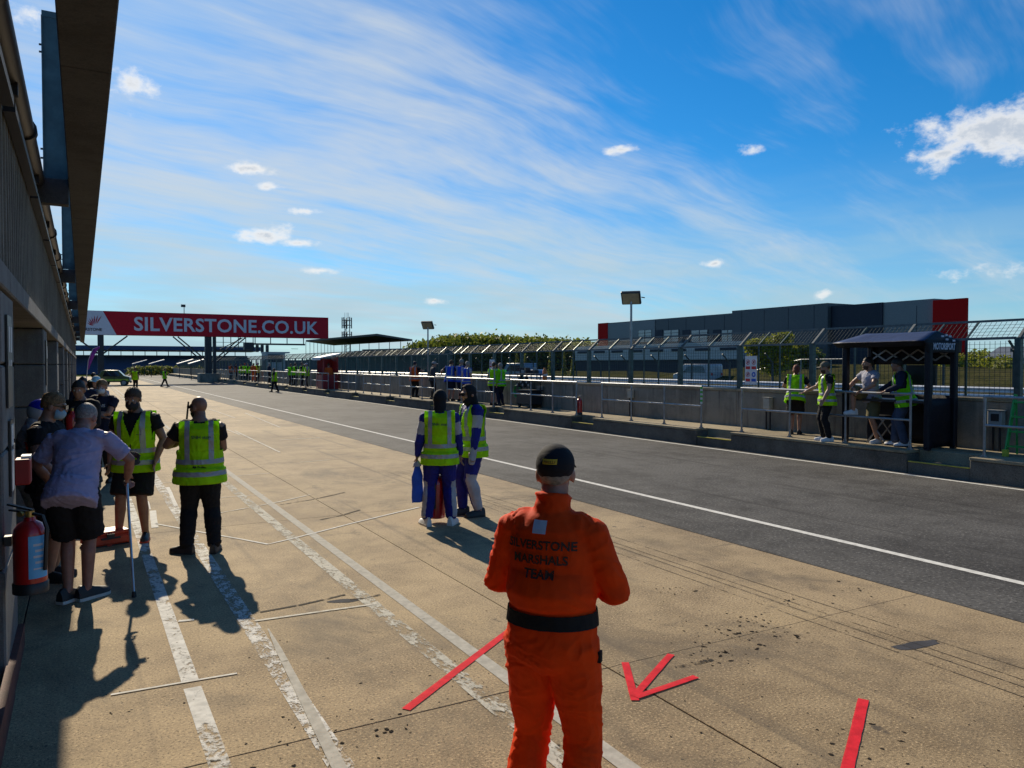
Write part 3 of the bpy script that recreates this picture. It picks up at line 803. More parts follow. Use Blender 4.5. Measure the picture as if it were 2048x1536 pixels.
def leaf_cloud(name, lobes, n, size, m, parent=None, loc=(0, 0, 0)):
    """leaf clumps spread through lumpy lobes (cx,cy,cz,rx,ry,rz): ragged outline, gaps"""
    w = np.array([l[3] * l[4] + l[4] * l[5] + l[3] * l[5] for l in lobes]); w = w / w.sum()
    idx = rng.choice(len(lobes), n, p=w); Lb = np.array(lobes)[idx]
    d = rng.normal(size=(n, 3)); d /= np.linalg.norm(d, axis=1)[:, None]
    r = rng.uniform(.25, 1.0, n) ** .40 * (1 + .10 * rng.normal(size=n))
    c = Lb[:, :3] + d * Lb[:, 3:] * r[:, None]
    s = size * rng.uniform(.5, 1.4, n)
    a = rng.normal(size=(n, 3)); a /= np.linalg.norm(a, axis=1)[:, None]
    b = np.cross(a, rng.normal(size=(n, 3))); b /= np.linalg.norm(b, axis=1)[:, None]
    V = np.empty((n, 4, 3))
    V[:, 0] = c - a * s[:, None]; V[:, 1] = c - b * s[:, None] * .6; V[:, 2] = c + a * s[:, None]; V[:, 3] = c + b * s[:, None] * .6
    V = V.reshape(-1, 3)
    me = bpy.data.meshes.new(name)
    me.vertices.add(4 * n); me.vertices.foreach_set('co', V.ravel())
    me.loops.add(4 * n); me.loops.foreach_set('vertex_index', np.arange(4 * n, dtype=np.int32))
    me.polygons.add(n); me.polygons.foreach_set('loop_start', np.arange(0, 4 * n, 4, dtype=np.int32)); me.polygons.foreach_set('loop_total', np.full(n, 4, dtype=np.int32))
    me.materials.append(m); me.update(); me.validate()
    return place(name, me, parent, loc)
def tree(label, loc, h, w, m, n=2600, size=.32, group=None, lob=9):
    t = thing('tree', label, 'tree', loc, 0, group)
    b = MB(); b.path([(0, 0, -.2), (.05 * h * .1, .02, h * .25), (.1, .06, h * .5), (.0, .0, h * .8)], [.03 * h, .024 * h, .016 * h, .004 * h], 8)
    for i in range(6):
        a = i * 1.05 + .3; z = h * (.28 + .07 * i)
        b.path([(.03, .02, z), (math.cos(a) * w * .3, math.sin(a) * w * .3, z + h * .12), (math.cos(a) * w * .42, math.sin(a) * w * .42, z + h * .22)], [.012 * h, .008 * h, .003 * h], 6)
    b.build('trunk', MATS['bark'], t, smooth=True)
    L = [(0, 0, h * .62, w * .36, w * .36, h * .3)]
    for i in range(lob):
        a = i * 2.4 + random.random(); rr = w * random.uniform(.2, .36); z = h * random.uniform(.35, .88)
        L.append((math.cos(a) * rr, math.sin(a) * rr, z, w * random.uniform(.12, .2), w * random.uniform(.12, .2), h * random.uniform(.08, .15)))
    leaf_cloud('crown', L, n, size, m, t)
    return t
# woodland on the rise: one mass
L = []
for i in range(150):
    t = i / 149; u = 822 + (1215 - 822) * t
    vt = np.interp(u, [822, 860, 910, 960, 1030, 1100, 1160, 1215], [692, 681, 673, 672, 676, 678, 682, 692])
    d = 250 + 25 * random.random()
    p = at_d(u, d, vt + random.uniform(0, 5)); r = random.uniform(3.2, 5.5)
    L.append((p.x, p.y, p.z - r * .8, r * 1.1, r * 1.1, r))
    if i % 2: L.append((p.x, p.y, p.z * .42, r * 1.3, r * 1.3, p.z * .45))
wd = leaf_cloud('woodland', L, 60000, .62, MATS['leaf_wood']); tag(wd, 'low wood of dark and olive trees on the skyline', 'wood', kind='stuff')
L = []
for i in range(60):
    u = 1880 + 190 * (i / 59); d = 190 + 20 * random.random(); p = at_d(u, d, np.interp(u, [1880, 1960, 2000, 2070], [716, 707, 714, 716])); r = random.uniform(2.4, 4)
    L.append((p.x, p.y, p.z - r * .8, r * 1.3, r * 1.3, r)); L.append((p.x, p.y, 1.0, r * 1.4, r * 1.4, 2.2))
wd = leaf_cloud('distant_wood', L, 16000, .55, MATS['leaf_wood']); tag(wd, 'distant dark wood on the skyline at the far right', 'wood', kind='stuff')
p = at_d(1545, 58); tree('round tree with fresh yellow green leaves before the dark building', (p.x, p.y, 0), 4.6, 4.4, MATS['leaf_spring'], 6500, .13)
p = at_d(1600, 74); tree('darker green tree right of the yellow green one, behind the fence', (p.x, p.y, 0), 4.3, 5.5, MATS['leaf_hedge'], 3800, .17, lob=10)
for (u, d, h, w, lab) in ((1925, 70, 3.3, 8.0, 'sunlit bush behind the gazebo at the far right'), (1990, 80, 2.9, 8.5, 'low bush right of the gazebo beyond the guard rail'), (2040, 66, 2.4, 7.0, 'bush at the right edge beyond the guard rail')):
    p = at_d(u, d); q = thing('bush', lab, 'bush', (p.x, p.y, 0), 0, 'bushes beyond the track')
    LL = [(random.uniform(-w / 2, w / 2), random.uniform(-1, 1), h * random.uniform(.3, .75), w * .2, 1.0, h * .3) for _ in range(9)]
    leaf_cloud('foliage', LL, 2600, .16, MATS['leaf_spring'] if h > 2.4 else MATS['leaf_hedge'], q)
    MB().path([(0, 0, -.1), (.1, 0, h * .5)], [.08, .03], 6).build('stem', MATS['bark'], q)
# slim conifers / saplings across the track
for i, (u, d, h) in enumerate(((1034, 92, 3.6), (1050, 95, 3.2), (1101, 90, 4.2), (1128, 94, 3.8), (1145, 97, 2.9))):
    p = at_d(u, d); q = thing('sapling', ['slim young tree across the track, leftmost of the row', 'small young tree, second of the row across the track', 'tallest slim young tree in the row across the track', 'slim young tree, fourth of the row across the track', 'small young tree at the right end of the row across the track'][i], 'tree', (p.x, p.y, 0), 0, 'young trees across the track')
    leaf_cloud('crown', [(0, 0, h * (.25 + .14 * j), .36 - .055 * j, .36 - .055 * j, h * .1) for j in range(6)], 700, .10, MATS['leaf_hedge'], q)
    MB().path([(0, 0, -.1), (0, 0, h * .9)], [.05, .015], 6).build('trunk', MATS['bark'], q)

# ---- grandstand with a big flat roof
mat('stand_green', (.018, .06, .055), .6, var=.25)
mat('stand_roof', (.045, .038, .034), .7, var=.2)
mat('stand_blue', (.022, .045, .12), .6, var=.3)
mat('stand_blue_dark', (.012, .022, .055), .6, var=.3)
gs = thing('grandstand', 'green seated grandstand under a wide flat roof across the track', 'grandstand', at_d(720, 215).xy.to_3d())
o0 = gs.location
RH = 9.05
crn = [at_d(u, FPX * (RH - HC) / (729 - v)) for u, v in ((612, 683.5), (754, 671.5), (825, 682), (668, 691))]
crn = [Vector((c.x - o0.x, c.y - o0.y, 0)) for c in crn]
b = MB(); b.add([c + Vector((0, 0, RH)) for c in crn] + [c + Vector((0, 0, RH + .5)) for c in crn], [(0, 1, 2, 3), (4, 5, 6, 7), (0, 1, 5, 4), (1, 2, 6, 5), (2, 3, 7, 6), (3, 0, 4, 7)])
b.build('roof', MATS['stand_roof'], gs)
A, B, C = at_d(520, 262) - o0, at_d(850, 196) - o0, at_d(700, 290) - o0
A.z = B.z = 0
tdir = (B - A).normalized(); bdir = Vector((-tdir.y, tdir.x, 0))
if bdir.dot(Vector((ST, CT, 0))) < 0: bdir = -bdir
Ls = (B - A).length
for i in range(14):
    y = 1.0 + i * .46
    f0, f1 = 0.05 * i, 1 - .012 * i
    p, q = A + tdir * Ls * f0 * .55, A + tdir * Ls * f1
    b = MB(); w_ = 1.5
    b.add([p + bdir * i * w_, q + bdir * i * w_, q + bdir * (i + 1) * w_, p + bdir * (i + 1) * w_] + [v + Vector((0, 0, y)) for v in (p + bdir * i * w_, q + bdir * i * w_, q + bdir * (i + 1) * w_, p + bdir * (i + 1) * w_)],
          [(3, 2, 1, 0), (4, 5, 6, 7), (0, 1, 5, 4), (1, 2, 6, 5), (2, 3, 7, 6), (3, 0, 4, 7)])
    b.build('seat_tier', MATS['stand_green'], gs)
for i in range(9):
    t = i / 8; p = crn[0].lerp(crn[3], t) ; q = crn[3].lerp(crn[2], t)
    MB().bar(p, p + Vector((0, 0, RH - .01)), .12, .12).build('column', MATS['catch_post'], gs)
    MB().bar(q, q + Vector((0, 0, RH - .01)), .16, .16).build('column', MATS['catch_post'], gs)
# ---- far stand across the end of the lane
fs = thing('far_grandstand', 'long low blue grandstand with a flat roof across the far end of the lane', 'grandstand', (10, 190, 0))
MB().bb(-22, 25, 4, 4.4, 0, 4.15).build('back_wall', MATS['stand_blue'], fs)
for i in range(7): MB().bb(-22, 25, -6 + i * 1.4, -6 + (i + 1) * 1.4 - .02, 0, 1.1 + i * .42).build('seat_tier', MATS['stand_blue'], fs)
MB().add([(-23, -7, 5.15), (26, -7, 5.15), (26, 5, 5.0), (-23, 5, 5.0), (-23, -7, 6.05), (26, -7, 6.05), (26, 5, 5.9), (-23, 5, 5.9)], [(3, 2, 1, 0), (4, 5, 6, 7), (0, 1, 5, 4), (1, 2, 6, 5), (2, 3, 7, 6), (3, 0, 4, 7)]).build('roof', MATS['stand_blue'], fs)
for i in range(20): MB().bb(-22 + i * 2.45, -21.85 + i * 2.45, 4.1, 4.3, 4.15, 5.0).build('column', MATS['stand_blue_dark'], fs)
bx2 = thing('control_box', 'small grey commentary box on the skyline right of the sign gantry', 'building', at_d(555, 150).xy.to_3d())
MB().bb(-2.6, 1.0, -2, 2, 0, hX(555, 707, at_d(555, 150).x)).build('body', MATS['clad_silver'], bx2); MB().bb(-2.7, 1.9, -2.1, 2.1, hX(555, 707, at_d(555, 150).x) + .01, hX(555, 704, at_d(555, 150).x)).build('roof', MATS['clad_pale'], bx2)
MB().bb(-2.2, .6, -2.06, -2.005, 2.5, hX(555, 709, at_d(555, 150).x)).build('window', MATS['clad_navy'], bx2)
for i in range(1): MB().bb(-2.65, 8.5, -1, 1.5, 0, 2.9).build('annex', MATS['clad_dark'], bx2)
# ---- radio mast
mast = thing('radio_mast', 'slim lattice radio mast with dish clusters on the skyline', 'mast', at_d(694, 240).xy.to_3d())
mh = at_d(694, 240, 633).z
for sx, sy in ((-.9, -.5), (.9, -.5), (0, .9)): MB().bar((sx, sy, 0), (sx * .8, sy * .8, mh - 1), .20, .20).build('leg', MATS['armco_post'], mast)
for i in range(16):
    z0, z1 = mh * i / 16, mh * (i + 1) / 16
    MB().bar((-.9, -.5, z0), (.9, -.5, z1), .09, .09).build('brace', MATS['armco_post'], mast)
for z in (mh - 1.2, mh - 2.8, mh - 5.6, mh - 6.6):
    for a in range(5): MB().cyl((math.cos(a * 1.26) * 1.5, math.sin(a * 1.26) * 1.5, z - .9), (math.cos(a * 1.26) * 1.5, math.sin(a * 1.26) * 1.5, z + .9), .17, n=6).build('antenna', MATS['armco_post'], mast)
    MB().cyl((0, 0, z - .05), (0, 0, z + .05), 1.55, n=10).build('ring', MATS['armco_post'], mast)
for x in (-.6, .1, .5): MB().cyl((x, 0, mh - 1), (x, 0, mh + 1.2), .05, n=6).build('whip_antenna', MATS['armco_post'], mast)

# ================================================================== SIGN GANTRY
mat('gantry_red', (.46, .008, .022), .6, var=.1, spec=.2)
mat('gantry_white', (.55, .55, .62), .5, var=.06)
mat('gantry_steel', (.018, .022, .03), .5, .3)
mat('logo_red', (.40, .01, .03), .5)
mat('logo_dark', (.03, .02, .03), .5)
GY = 94.0
def xY(u, Y):
    d = ray(u, 729); return d.x / d.y * Y
def zY(u, v, Y):
    d = ray(u, v); return HC + d.z / d.y * Y
GX0, GX1 = -5.5, xY(657, GY)
gz0, gz1 = zY(400, 673, GY), zY(400, 627.5, GY)
gan = thing('sign_gantry', 'red advertising gantry reading SILVERSTONE.CO.UK spanning the pit lane', 'sign gantry', (0, GY, 0))
MB().bb(GX0, GX1, .0, .9, gz0, gz1).build('box_beam', MATS['gantry_steel'], gan)
xs_t, xs_b = xY(207, GY), xY(234, GY)
b = MB(); b.add([(GX0, -.05, gz0 + .01), (xs_b, -.05, gz0 + .01), (xs_t, -.05, gz1 - .01), (GX0, -.05, gz1 - .01), (GX0, -.005, gz0 + .01), (xs_b, -.005, gz0 + .01), (xs_t, -.005, gz1 - .01), (GX0, -.005, gz1 - .01)], [(0, 1, 2, 3), (7, 6, 5, 4), (0, 4, 5, 1), (1, 5, 6, 2), (2, 6, 7, 3), (3, 7, 4, 0)]).build('white_panel', MATS['gantry_white'], gan)
b = MB(); b.add([(xs_b + .01, -.05, gz0 + .01), (GX1, -.05, gz0 + .01), (GX1, -.05, gz1 - .01), (xs_t + .01, -.05, gz1 - .01), (xs_b + .01, -.005, gz0 + .01), (GX1, -.005, gz0 + .01), (GX1, -.005, gz1 - .01), (xs_t + .01, -.005, gz1 - .01)], [(0, 1, 2, 3), (7, 6, 5, 4), (0, 4, 5, 1), (1, 5, 6, 2), (2, 6, 7, 3), (3, 7, 4, 0)]).build('red_panel', MATS['gantry_red'], gan)
def flat_text(body, x0, x1, zc, h, m, parent, y, bold=.02, name='lettering', spacing=1.0):
    me = text_mesh(body, 1.0, bold, 0.012, 'LEFT', spacing)
    co = np.array([v.co for v in me.vertices]); mn, mx = co.min(0), co.max(0)
    sx, sz = (x1 - x0) / (mx[0] - mn[0]), h / (mx[1] - mn[1])
    for v in me.vertices: v.co = Vector((x0 + (v.co.x - mn[0]) * sx, y - v.co.z, zc + (v.co.y - (mn[1] + mx[1]) / 2) * sz))
    me.materials.clear(); me.materials.append(m)
    return place(name, me, parent)
lx0, lx1 = xY(269, GY), xY(637, GY)
H_ = gz1 - gz0
flat_text('SILVERSTONE.CO.UK', lx0, lx1, (gz0 + gz1) / 2 - .02, H_ * .60, MATS['gantry_white'], gan, -.075, .022, spacing=1.04)
flat_text('SILVERSTONE', xY(150, GY), xY(205, GY), gz0 + H_ * .22, H_ * .12, MATS['logo_dark'], gan, -.075, .02)
for i in range(7):      # fan of blades over the name
    a = rad(150 - i * 15); c = Vector((xY(176, GY) + .7, 0, gz0 + H_ * .34)); L0, L1 = .15 + .02 * i, (.85 + .10 * i) * H_ * .30
    d_ = Vector((math.cos(a), 0, math.sin(a))); nrm = Vector((-d_.z, 0, d_.x))
    vs = [c + d_ * L0 + Vector((0, -.078, 0)), c + d_ * (L0 + L1) * .6 + nrm * .10 + Vector((0, -.078, 0)), c + d_ * L1 * 1.25 + nrm * .03 + Vector((0, -.078, 0)), c + d_ * (L0 + L1) * .55 - nrm * .03 + Vector((0, -.078, 0))]
    MB().add(vs, [(0, 1, 2, 3)]).build('emblem_blade', MATS['logo_red'], gan)
xl = xY(202, GY)
MB().bb(xl - .3, xl + .3, .1, .7, 0, gz0 - .003).build('column', MATS['gantry_steel'], gan)
for s in (-1, 1): MB().bar((xl + s * .25, .4, gz0 - 2.0), (xl + s * 2.6, .4, gz0 - .06), .16, .16).build('brace', MATS['gantry_steel'], gan)
xr = xY(414, GY), xY(421, GY), xY(430, GY)
for x in xr: MB().bb(x - .17, x + .17, .1, .6, .5, gz0 - .003).build('column', MATS['gantry_steel'], gan)
for s, L_ in ((-1, 3.4), (1, 3.4)):
    for o_ in (0, .5): MB().bar((xr[1] + s * (.2 + o_), .35, gz0 - 2.9), (xr[1] + s * (L_ + o_), .35, gz0 - .06), .14, .14).build('brace', MATS['gantry_steel'], gan)
MB().bb(xr[0] - .9, xr[2] + .5, -.6, 1.3, 0, 1.05).build('plinth', MATS['wall_concrete'], gan, bevel=.03)
# service cage and light bar hung below
cx0, cx1 = xY(432, GY), xY(507, GY); cz = zY(470, 702, GY)
MB().bb(cx0, cx1, .1, 1.1, cz, cz + .18).build('walkway', MATS['gantry_steel'], gan)
for i in range(6):
    x = cx0 + (cx1 - cx0) * i / 5; MB().bar((x, .12, cz + .18), (x, .12, gz0 - .003), .08, .08).build('hanger', MATS['gantry_steel'], gan)
for z in (.55, 1.0): MB().bar((cx0, .11, cz + z), (cx1, .11, cz + z), .05, .05).build('handrail', MATS['gantry_steel'], gan)
MB().bar((cx0 + .5, .14, cz + .2), (cx1 - 1.2, .14, gz0 - .1), .1, .1).build('brace', MATS['gantry_steel'], gan)
MB().bb(cx1 - 1.0, cx1 + .1, .05, .9, cz + .2, cz + 1.0).build('cabinet', MATS['gantry_steel'], gan)
lz = zY(560, 688.5, GY); lx_0, lx_1 = cx1, xY(612, GY)
MB().bar((lx_0, .4, lz), (lx_1, .4, lz), .16, .2).build('light_bar', MATS['gantry_steel'], gan)
for u in (512, 543, 576, 609): x = xY(u, GY); MB().bar((x, .4, lz), (x, .4, gz0 - .003), .09, .09).build('hanger', MATS['gantry_steel'], gan)
for u in (516, 526, 536): x = xY(u, GY); MB().bb(x - .16, x + .16, .2, .6, lz - .95, lz - .11).build('signal_lamp', MATS['gantry_steel'], gan, bevel=.03)
MB().bb(xY(584, GY), xY(598, GY), .35, .42, lz - .55, lz - .5).build('hanger', MATS['gantry_steel'], gan)
x = xY(370, GY); MB().bar((x, .3, gz1), (x, .3, gz1 + .75), .07, .07).build('camera_pole', MATS['gantry_steel'], gan); MB().box((x - .1, .2, gz1 + .85), (.45, .3, .28)).build('camera', MATS['gantry_steel'], gan)

# ================================================================== FLOODLIGHTS ON THE WALL
# heads face the lane
mat('lamp_case', (.035, .037, .04), .5, .3); mat('lamp_glass', (.28, .25, .16), .15, spec=.8)
def floodlight(u, v, X, label, tilt=-.95):
    Y = atX(u, X); z = hX(u, v, X)
    f = thing('floodlight', label, 'floodlight', (X, Y, WT), rad(42), 'floodlights on the pit wall')
    h = z - WT
    MB().cyl((0, 0, 0), (0, 0, h - .16), .045, .036, n=10).build('pole', MATS['galv'], f, smooth=True)
    MB().bb(-.08, .08, -.08, .08, 0, .02).build('base_plate', MATS['galv'], f)
    hd = MB().box((-.03, -.0, h - .06), (.46, .62, .11), ry=-tilt).build('lamp_head', MATS['lamp_case'], f, bevel=.02)
    c = Vector((-.03, 0, h - .06)) + Matrix.Rotation(-tilt, 3, 'Y') @ Vector((0, 0, -.062))
    MB().box(c, (.38, .53, .014), ry=-tilt).build('lens', MATS['lamp_glass'], hd)
    MB().bar((.1, -.31, h - .04), (.1, -.42, h - .06), .03, .03).build('bracket', MATS['lamp_case'], f)
    return f
floodlight(1262, 592, 15.42, 'floodlight on a tall pole standing clear of the pit wall fence')
floodlight(856, 648, 15.42, 'distant floodlight on a pole rising before the wooded skyline')
# ================================================================== PEOPLE
def cloth(name, color, rough=.85, translucent=0.0, fold=.35, sheen=0.0):
    if name in MATS: return MATS[name]
    m = bpy.data.materials.new(name); m.use_nodes = True
    t = NT(m.node_tree); b = t.n['Principled BSDF']
    pos = t.new('ShaderNodeTexCoord').outputs['Object']
    n = t.noise(pos, 5, 4, .6)
    c = t.mix(t.ramp(n, .3, .7), tuple(x * .82 for x in color), tuple(min(1, x * 1.1) for x in color))
    t.l.new(c, b.inputs['Base Color']); b.inputs['Roughness'].default_value = rough
    b.inputs['Specular IOR Level'].default_value = .25
    b.inputs['Sheen Weight'].default_value = sheen; b.inputs['Sheen Roughness'].default_value = .5
    f1 = t.noise(t.mapping(pos, scale=(1, 1, 1.9)), 9, 3, .55, .8); f2 = t.noise(pos, 420, 1, .5)
    hgt = t.math('ADD', f1, t.math('MULTIPLY', f2, .06))
    bp = t.new('ShaderNodeBump', ins={'Height': hgt, 'Strength': fold, 'Distance': .03})
    t.l.new(bp.outputs[0], b.inputs['Normal'])
    if translucent > 0:
        tr = t.new('ShaderNodeBsdfTranslucent', ins={'Color': c})
        mx = t.new('ShaderNodeMixShader', ins={0: translucent, 1: b.outputs[0], 2: tr.outputs[0]})
        t.l.new(mx.outputs[0], t.n['Material Output'].inputs[0])
    MATS[name] = m; return m
SKIN = {'fair': mat('skin_fair', (.36, .19, .125), .5, var=.12, scale=18), 'tan': mat('skin_tan', (.25, .125, .08), .5, var=.12, scale=18), 'ruddy': mat('skin_ruddy', (.30, .135, .095), .5, var=.15, scale=18)}
HV = cloth('hivis_yellow', (.52, .95, .004), .7, .38)
HVG = cloth('hivis_green', (.30, .90, .006), .7, .38)
HVO = cloth('hivis_orange', (.80, .13, .02), .7, .25)
HVB = cloth('vest_blue', (.03, .08, .55), .7, .15)
ORANGE = cloth('marshal_orange', (1.0, .068, .001), .75, .30, .18)
ROYAL = cloth('suit_blue', (.012, .016, .20), .7, .05, .4)
SUITW = cloth('suit_white', (.42, .42, .46), .75, .10)
BLACK = cloth('cloth_black', (.012, .012, .014)); NAVY = cloth('cloth_navy', (.014, .018, .04))
DGREY = cloth('cloth_dark_grey', (.045, .047, .055)); LILAC = cloth('cloth_lilac', (.40, .36, .55), .85, .12, .5)
GREYT = cloth('cloth_grey_marl', (.33, .34, .42)); OLIVE = cloth('cloth_olive', (.13, .11, .05)); DENIM = cloth('denim', (.07, .09, .14)); REDC = cloth('cloth_red', (.55, .03, .015))
TAPE = mat('reflective_tape', (.30, .31, .33), .35, .1, var=.12)
HAIR = {'brown': mat('hair_brown', (.055, .028, .013), .7, var=.4, scale=60, bump=.8, bscale=90), 'black': mat('hair_black', (.012, .01, .009), .6, bump=.6, bscale=90),
        'sandy': mat('hair_sandy', (.20, .11, .045), .7, var=.4, scale=60, bump=.8, bscale=90), 'red': mat('hair_red', (.16, .035, .012), .7, var=.4, scale=60, bump=.8, bscale=90), 'grey': mat('hair_grey', (.22, .20, .19), .7, var=.3, scale=60, bump=.6, bscale=90)}
SHOE_B = mat('shoe_black', (.015, .015, .017), .55); SHOE_W = mat('shoe_white', (.62, .62, .62), .55); SHOE_R = mat('shoe_red', (.35, .03, .02), .55)
SOLE_W = mat('sole_white', (.6, .58, .55), .6); SOLE_B = mat('sole_black', (.02, .02, .02), .7); SOLE_R = mat('sole_red', (.55, .05, .02), .6)
EYE = mat('eye_white', (.6, .58, .55), .25); IRIS = mat('eye_dark', (.02, .015, .012), .15)
MASK = mat('face_mask', (.28, .45, .55), .8); MASKB = mat('face_mask_black', (.015, .015, .02), .8)
GLASS_D = mat('dark_glass', (.01, .01, .012), .12, coat=.5); HELM_B = mat('helmet_blue', (.01, .025, .42), .18, coat=.8); HELM_W = mat('helmet_white', (.5, .5, .52), .25, coat=.6)

def vnoise(P, s, seed=0):
    """cheap smooth value noise on an (n,3) array"""
    Q = P * s + seed * 17.31; i = np.floor(Q).astype(np.int64); f = Q - i; f = f * f * (3 - 2 * f)
    def h(a, b, c):
        v = (a * 374761393 + b * 668265263 + c * 2147483647 + seed * 97) & 0xffffffff
        v = ((v ^ (v >> 13)) * 1274126177) & 0xffffffff
        return ((v ^ (v >> 16)) & 0xffff) / 65535.0
    r = 0
    for dx in (0, 1):
        for dy in (0, 1):
            for dz in (0, 1):
                w = (f[:, 0] if dx else 1 - f[:, 0]) * (f[:, 1] if dy else 1 - f[:, 1]) * (f[:, 2] if dz else 1 - f[:, 2])
                r = r + w * h(i[:, 0] + dx, i[:, 1] + dy, i[:, 2] + dz)
    return r * 2 - 1

HSCALE = [1.0]
class Shape:
    """closed tubes and ellipsoids to be fused by a voxel remesh"""
    def __init__(s): s.v = []; s.f = []
    def tube(s, P, R, lat=Vector((1, 0, 0)), n=14, dome=.5):
        P = [Vector(p) for p in P]; R = [(r, r) if not isinstance(r, tuple) else r for r in R]
        T = [(P[min(i + 1, len(P) - 1)] - P[max(i - 1, 0)]).normalized() for i in range(len(P))]
        rings = []
        for p, t, r in zip(P, T, R): rings.append((p, t, r))
        e0 = (P[0] - T[0] * min(R[0]) * dome, T[0], (R[0][0] * .62, R[0][1] * .62)); e1 = (P[-1] + T[-1] * min(R[-1]) * dome, T[-1], (R[-1][0] * .62, R[-1][1] * .62))
        rings = [e0] + rings + [e1]; o = len(s.v)
        for p, t, (ra, rb) in rings:
            l = lat - t * lat.dot(t)
            if l.length < .15: l = Vector((0, 1, 0)) - t * t.y
            l.normalize(); m = t.cross(l)
            for k in range(n):
                a = 2 * math.pi * k / n; s.v.append(p + l * ra * math.cos(a) + m * rb * math.sin(a))
        N = len(rings)
        for i in range(N - 1):
            for k in range(n): s.f.append((o + i * n + k, o + i * n + (k + 1) % n, o + (i + 1) * n + (k + 1) % n, o + (i + 1) * n + k))
        s.f.append(tuple(o + k for k in range(n - 1, -1, -1))); s.f.append(tuple(o + (N - 1) * n + k for k in range(n)))
        return s
    def ell(s, c, r, M=None, nu=14, nv=9):
        r = tuple(x * HSCALE[0] for x in r); o = len(s.v); c = Vector(c); M = M or Matrix.Identity(3)
        s.v.append(c + M @ Vector((0, 0, -r[2])))
        for j in range(1, nv):
            ph = -math.pi / 2 + math.pi * j / nv
            for k in range(nu):
                a = 2 * math.pi * k / nu; s.v.append(c + M @ Vector((r[0] * math.cos(ph) * math.cos(a), r[1] * math.cos(ph) * math.sin(a), r[2] * math.sin(ph))))
        s.v.append(c + M @ Vector((0, 0, r[2]))); t = len(s.v) - 1
        for k in range(nu): s.f.append((o, o + 1 + (k + 1) % nu, o + 1 + k))
        for j in range(nv - 2):
            for k in range(nu):
                a, b = o + 1 + j * nu + k, o + 1 + j * nu + (k + 1) % nu; s.f.append((a, b, b + nu, a + nu))
        b0 = o + 1 + (nv - 2) * nu
        for k in range(nu): s.f.append((b0 + k, b0 + (k + 1) % nu, t))
        return s

def fuse(jobs):
    """jobs: (Shape, voxel, smooth) -> meshes, remeshed together in one dependency-graph pass"""
    tmp = []
    for sh, vox, sm in jobs:
        me = bpy.data.meshes.new('tmp'); me.from_pydata([tuple(v) for v in sh.v], [], sh.f)
        o = bpy.data.objects.new('tmp', me); COL.objects.link(o)
        r = o.modifiers.new('r', 'REMESH'); r.mode = 'VOXEL'; r.voxel_size = vox; r.adaptivity = 0.0
        if sm: q = o.modifiers.new('s', 'SMOOTH'); q.factor = .5; q.iterations = sm
        tmp.append(o)
    dg = bpy.context.evaluated_depsgraph_get(); out = []
    for o in tmp: out.append(bpy.data.meshes.new_from_object(o.evaluated_get(dg), depsgraph=dg))
    for o in tmp: m = o.data; bpy.data.objects.remove(o); bpy.data.meshes.remove(m)
    return out
def get_co(me):
    a = np.empty(len(me.vertices) * 3); me.vertices.foreach_get('co', a); return a.reshape(-1, 3)
def get_no(me):
    a = np.empty(len(me.vertices) * 3); me.vertices.foreach_get('normal', a); return a.reshape(-1, 3)
def wrinkle(me, amp, seed=0, scale=11.0, stretch=(1, 1, 2.2), calm=None, band=None):
    co = get_co(me); no = get_no(me); Q = co * np.array(stretch)
    Qw = Q + .55 * vnoise(co, 4.5, seed + 3)[:, None]
    n = vnoise(Qw, scale * .6, seed) * .45
    # sharp creases: ridges of two differently drawn fields
    r1 = (1 - np.abs(vnoise(Qw * np.array((1.0, 1.0, .75)), scale * .85, seed + 1))) ** 5
    r2 = (1 - np.abs(vnoise(Qw @ np.array(((.8, .1, .5), (.1, 1, 0), (-.5, 0, .8))), scale * 1.25, seed + 2))) ** 6
    n = n + r1 * .9 + r2 * .45 - .3
    if band is not None:
        o_, u_, t0, t1 = band; tt = (co - np.array(o_)) @ np.array(u_); n = n * (1 - .9 * np.clip(1 - np.abs(tt - (t0 + t1) / 2) / ((t1 - t0) * .75), 0, 1))
    if calm is not None:
        c_, r_ = calm; d2 = ((co - np.array(c_)) ** 2).sum(1); n = n * (1 - .92 * np.exp(-(d2 / (r_ * r_)) ** 2))
    co += no * (n * amp)[:, None]; me.vertices.foreach_set('co', co.ravel()); me.update()
def finish(name, me, m, parent, sm=True):
    me.name = name; me.materials.clear()
    for x in (m if isinstance(m, (list, tuple)) else [m]): me.materials.append(x)
    me.polygons.foreach_set('use_smooth', [True] * len(me.polygons)); me.update()
    return place(name, me, parent)
def ik(a, c, l1, l2, pole):
    a, c = Vector(a), Vector(c); d = c - a; L = min(d.length, (l1 + l2) * .999); u = d.normalized()
    x = (l1 * l1 - l2 * l2 + L * L) / (2 * L); h = math.sqrt(max(l1 * l1 - x * x, 0))
    p = Vector(pole); p = p - u * p.dot(u)
    if p.length < 1e-4: p = u.orthogonal()
    return a + u * x + p.normalized() * h, a + u * L
def cut(me, planes):
    bm = bmesh.new(); bm.from_mesh(me)
    for co, no in planes:        # keeps the side the normal points away from
        bmesh.ops.bisect_plane(bm, geom=list(bm.verts) + list(bm.edges) + list(bm.faces), plane_co=co, plane_no=no, clear_outer=True)
    bm.to_mesh(me); bm.free(); me.update(); return me
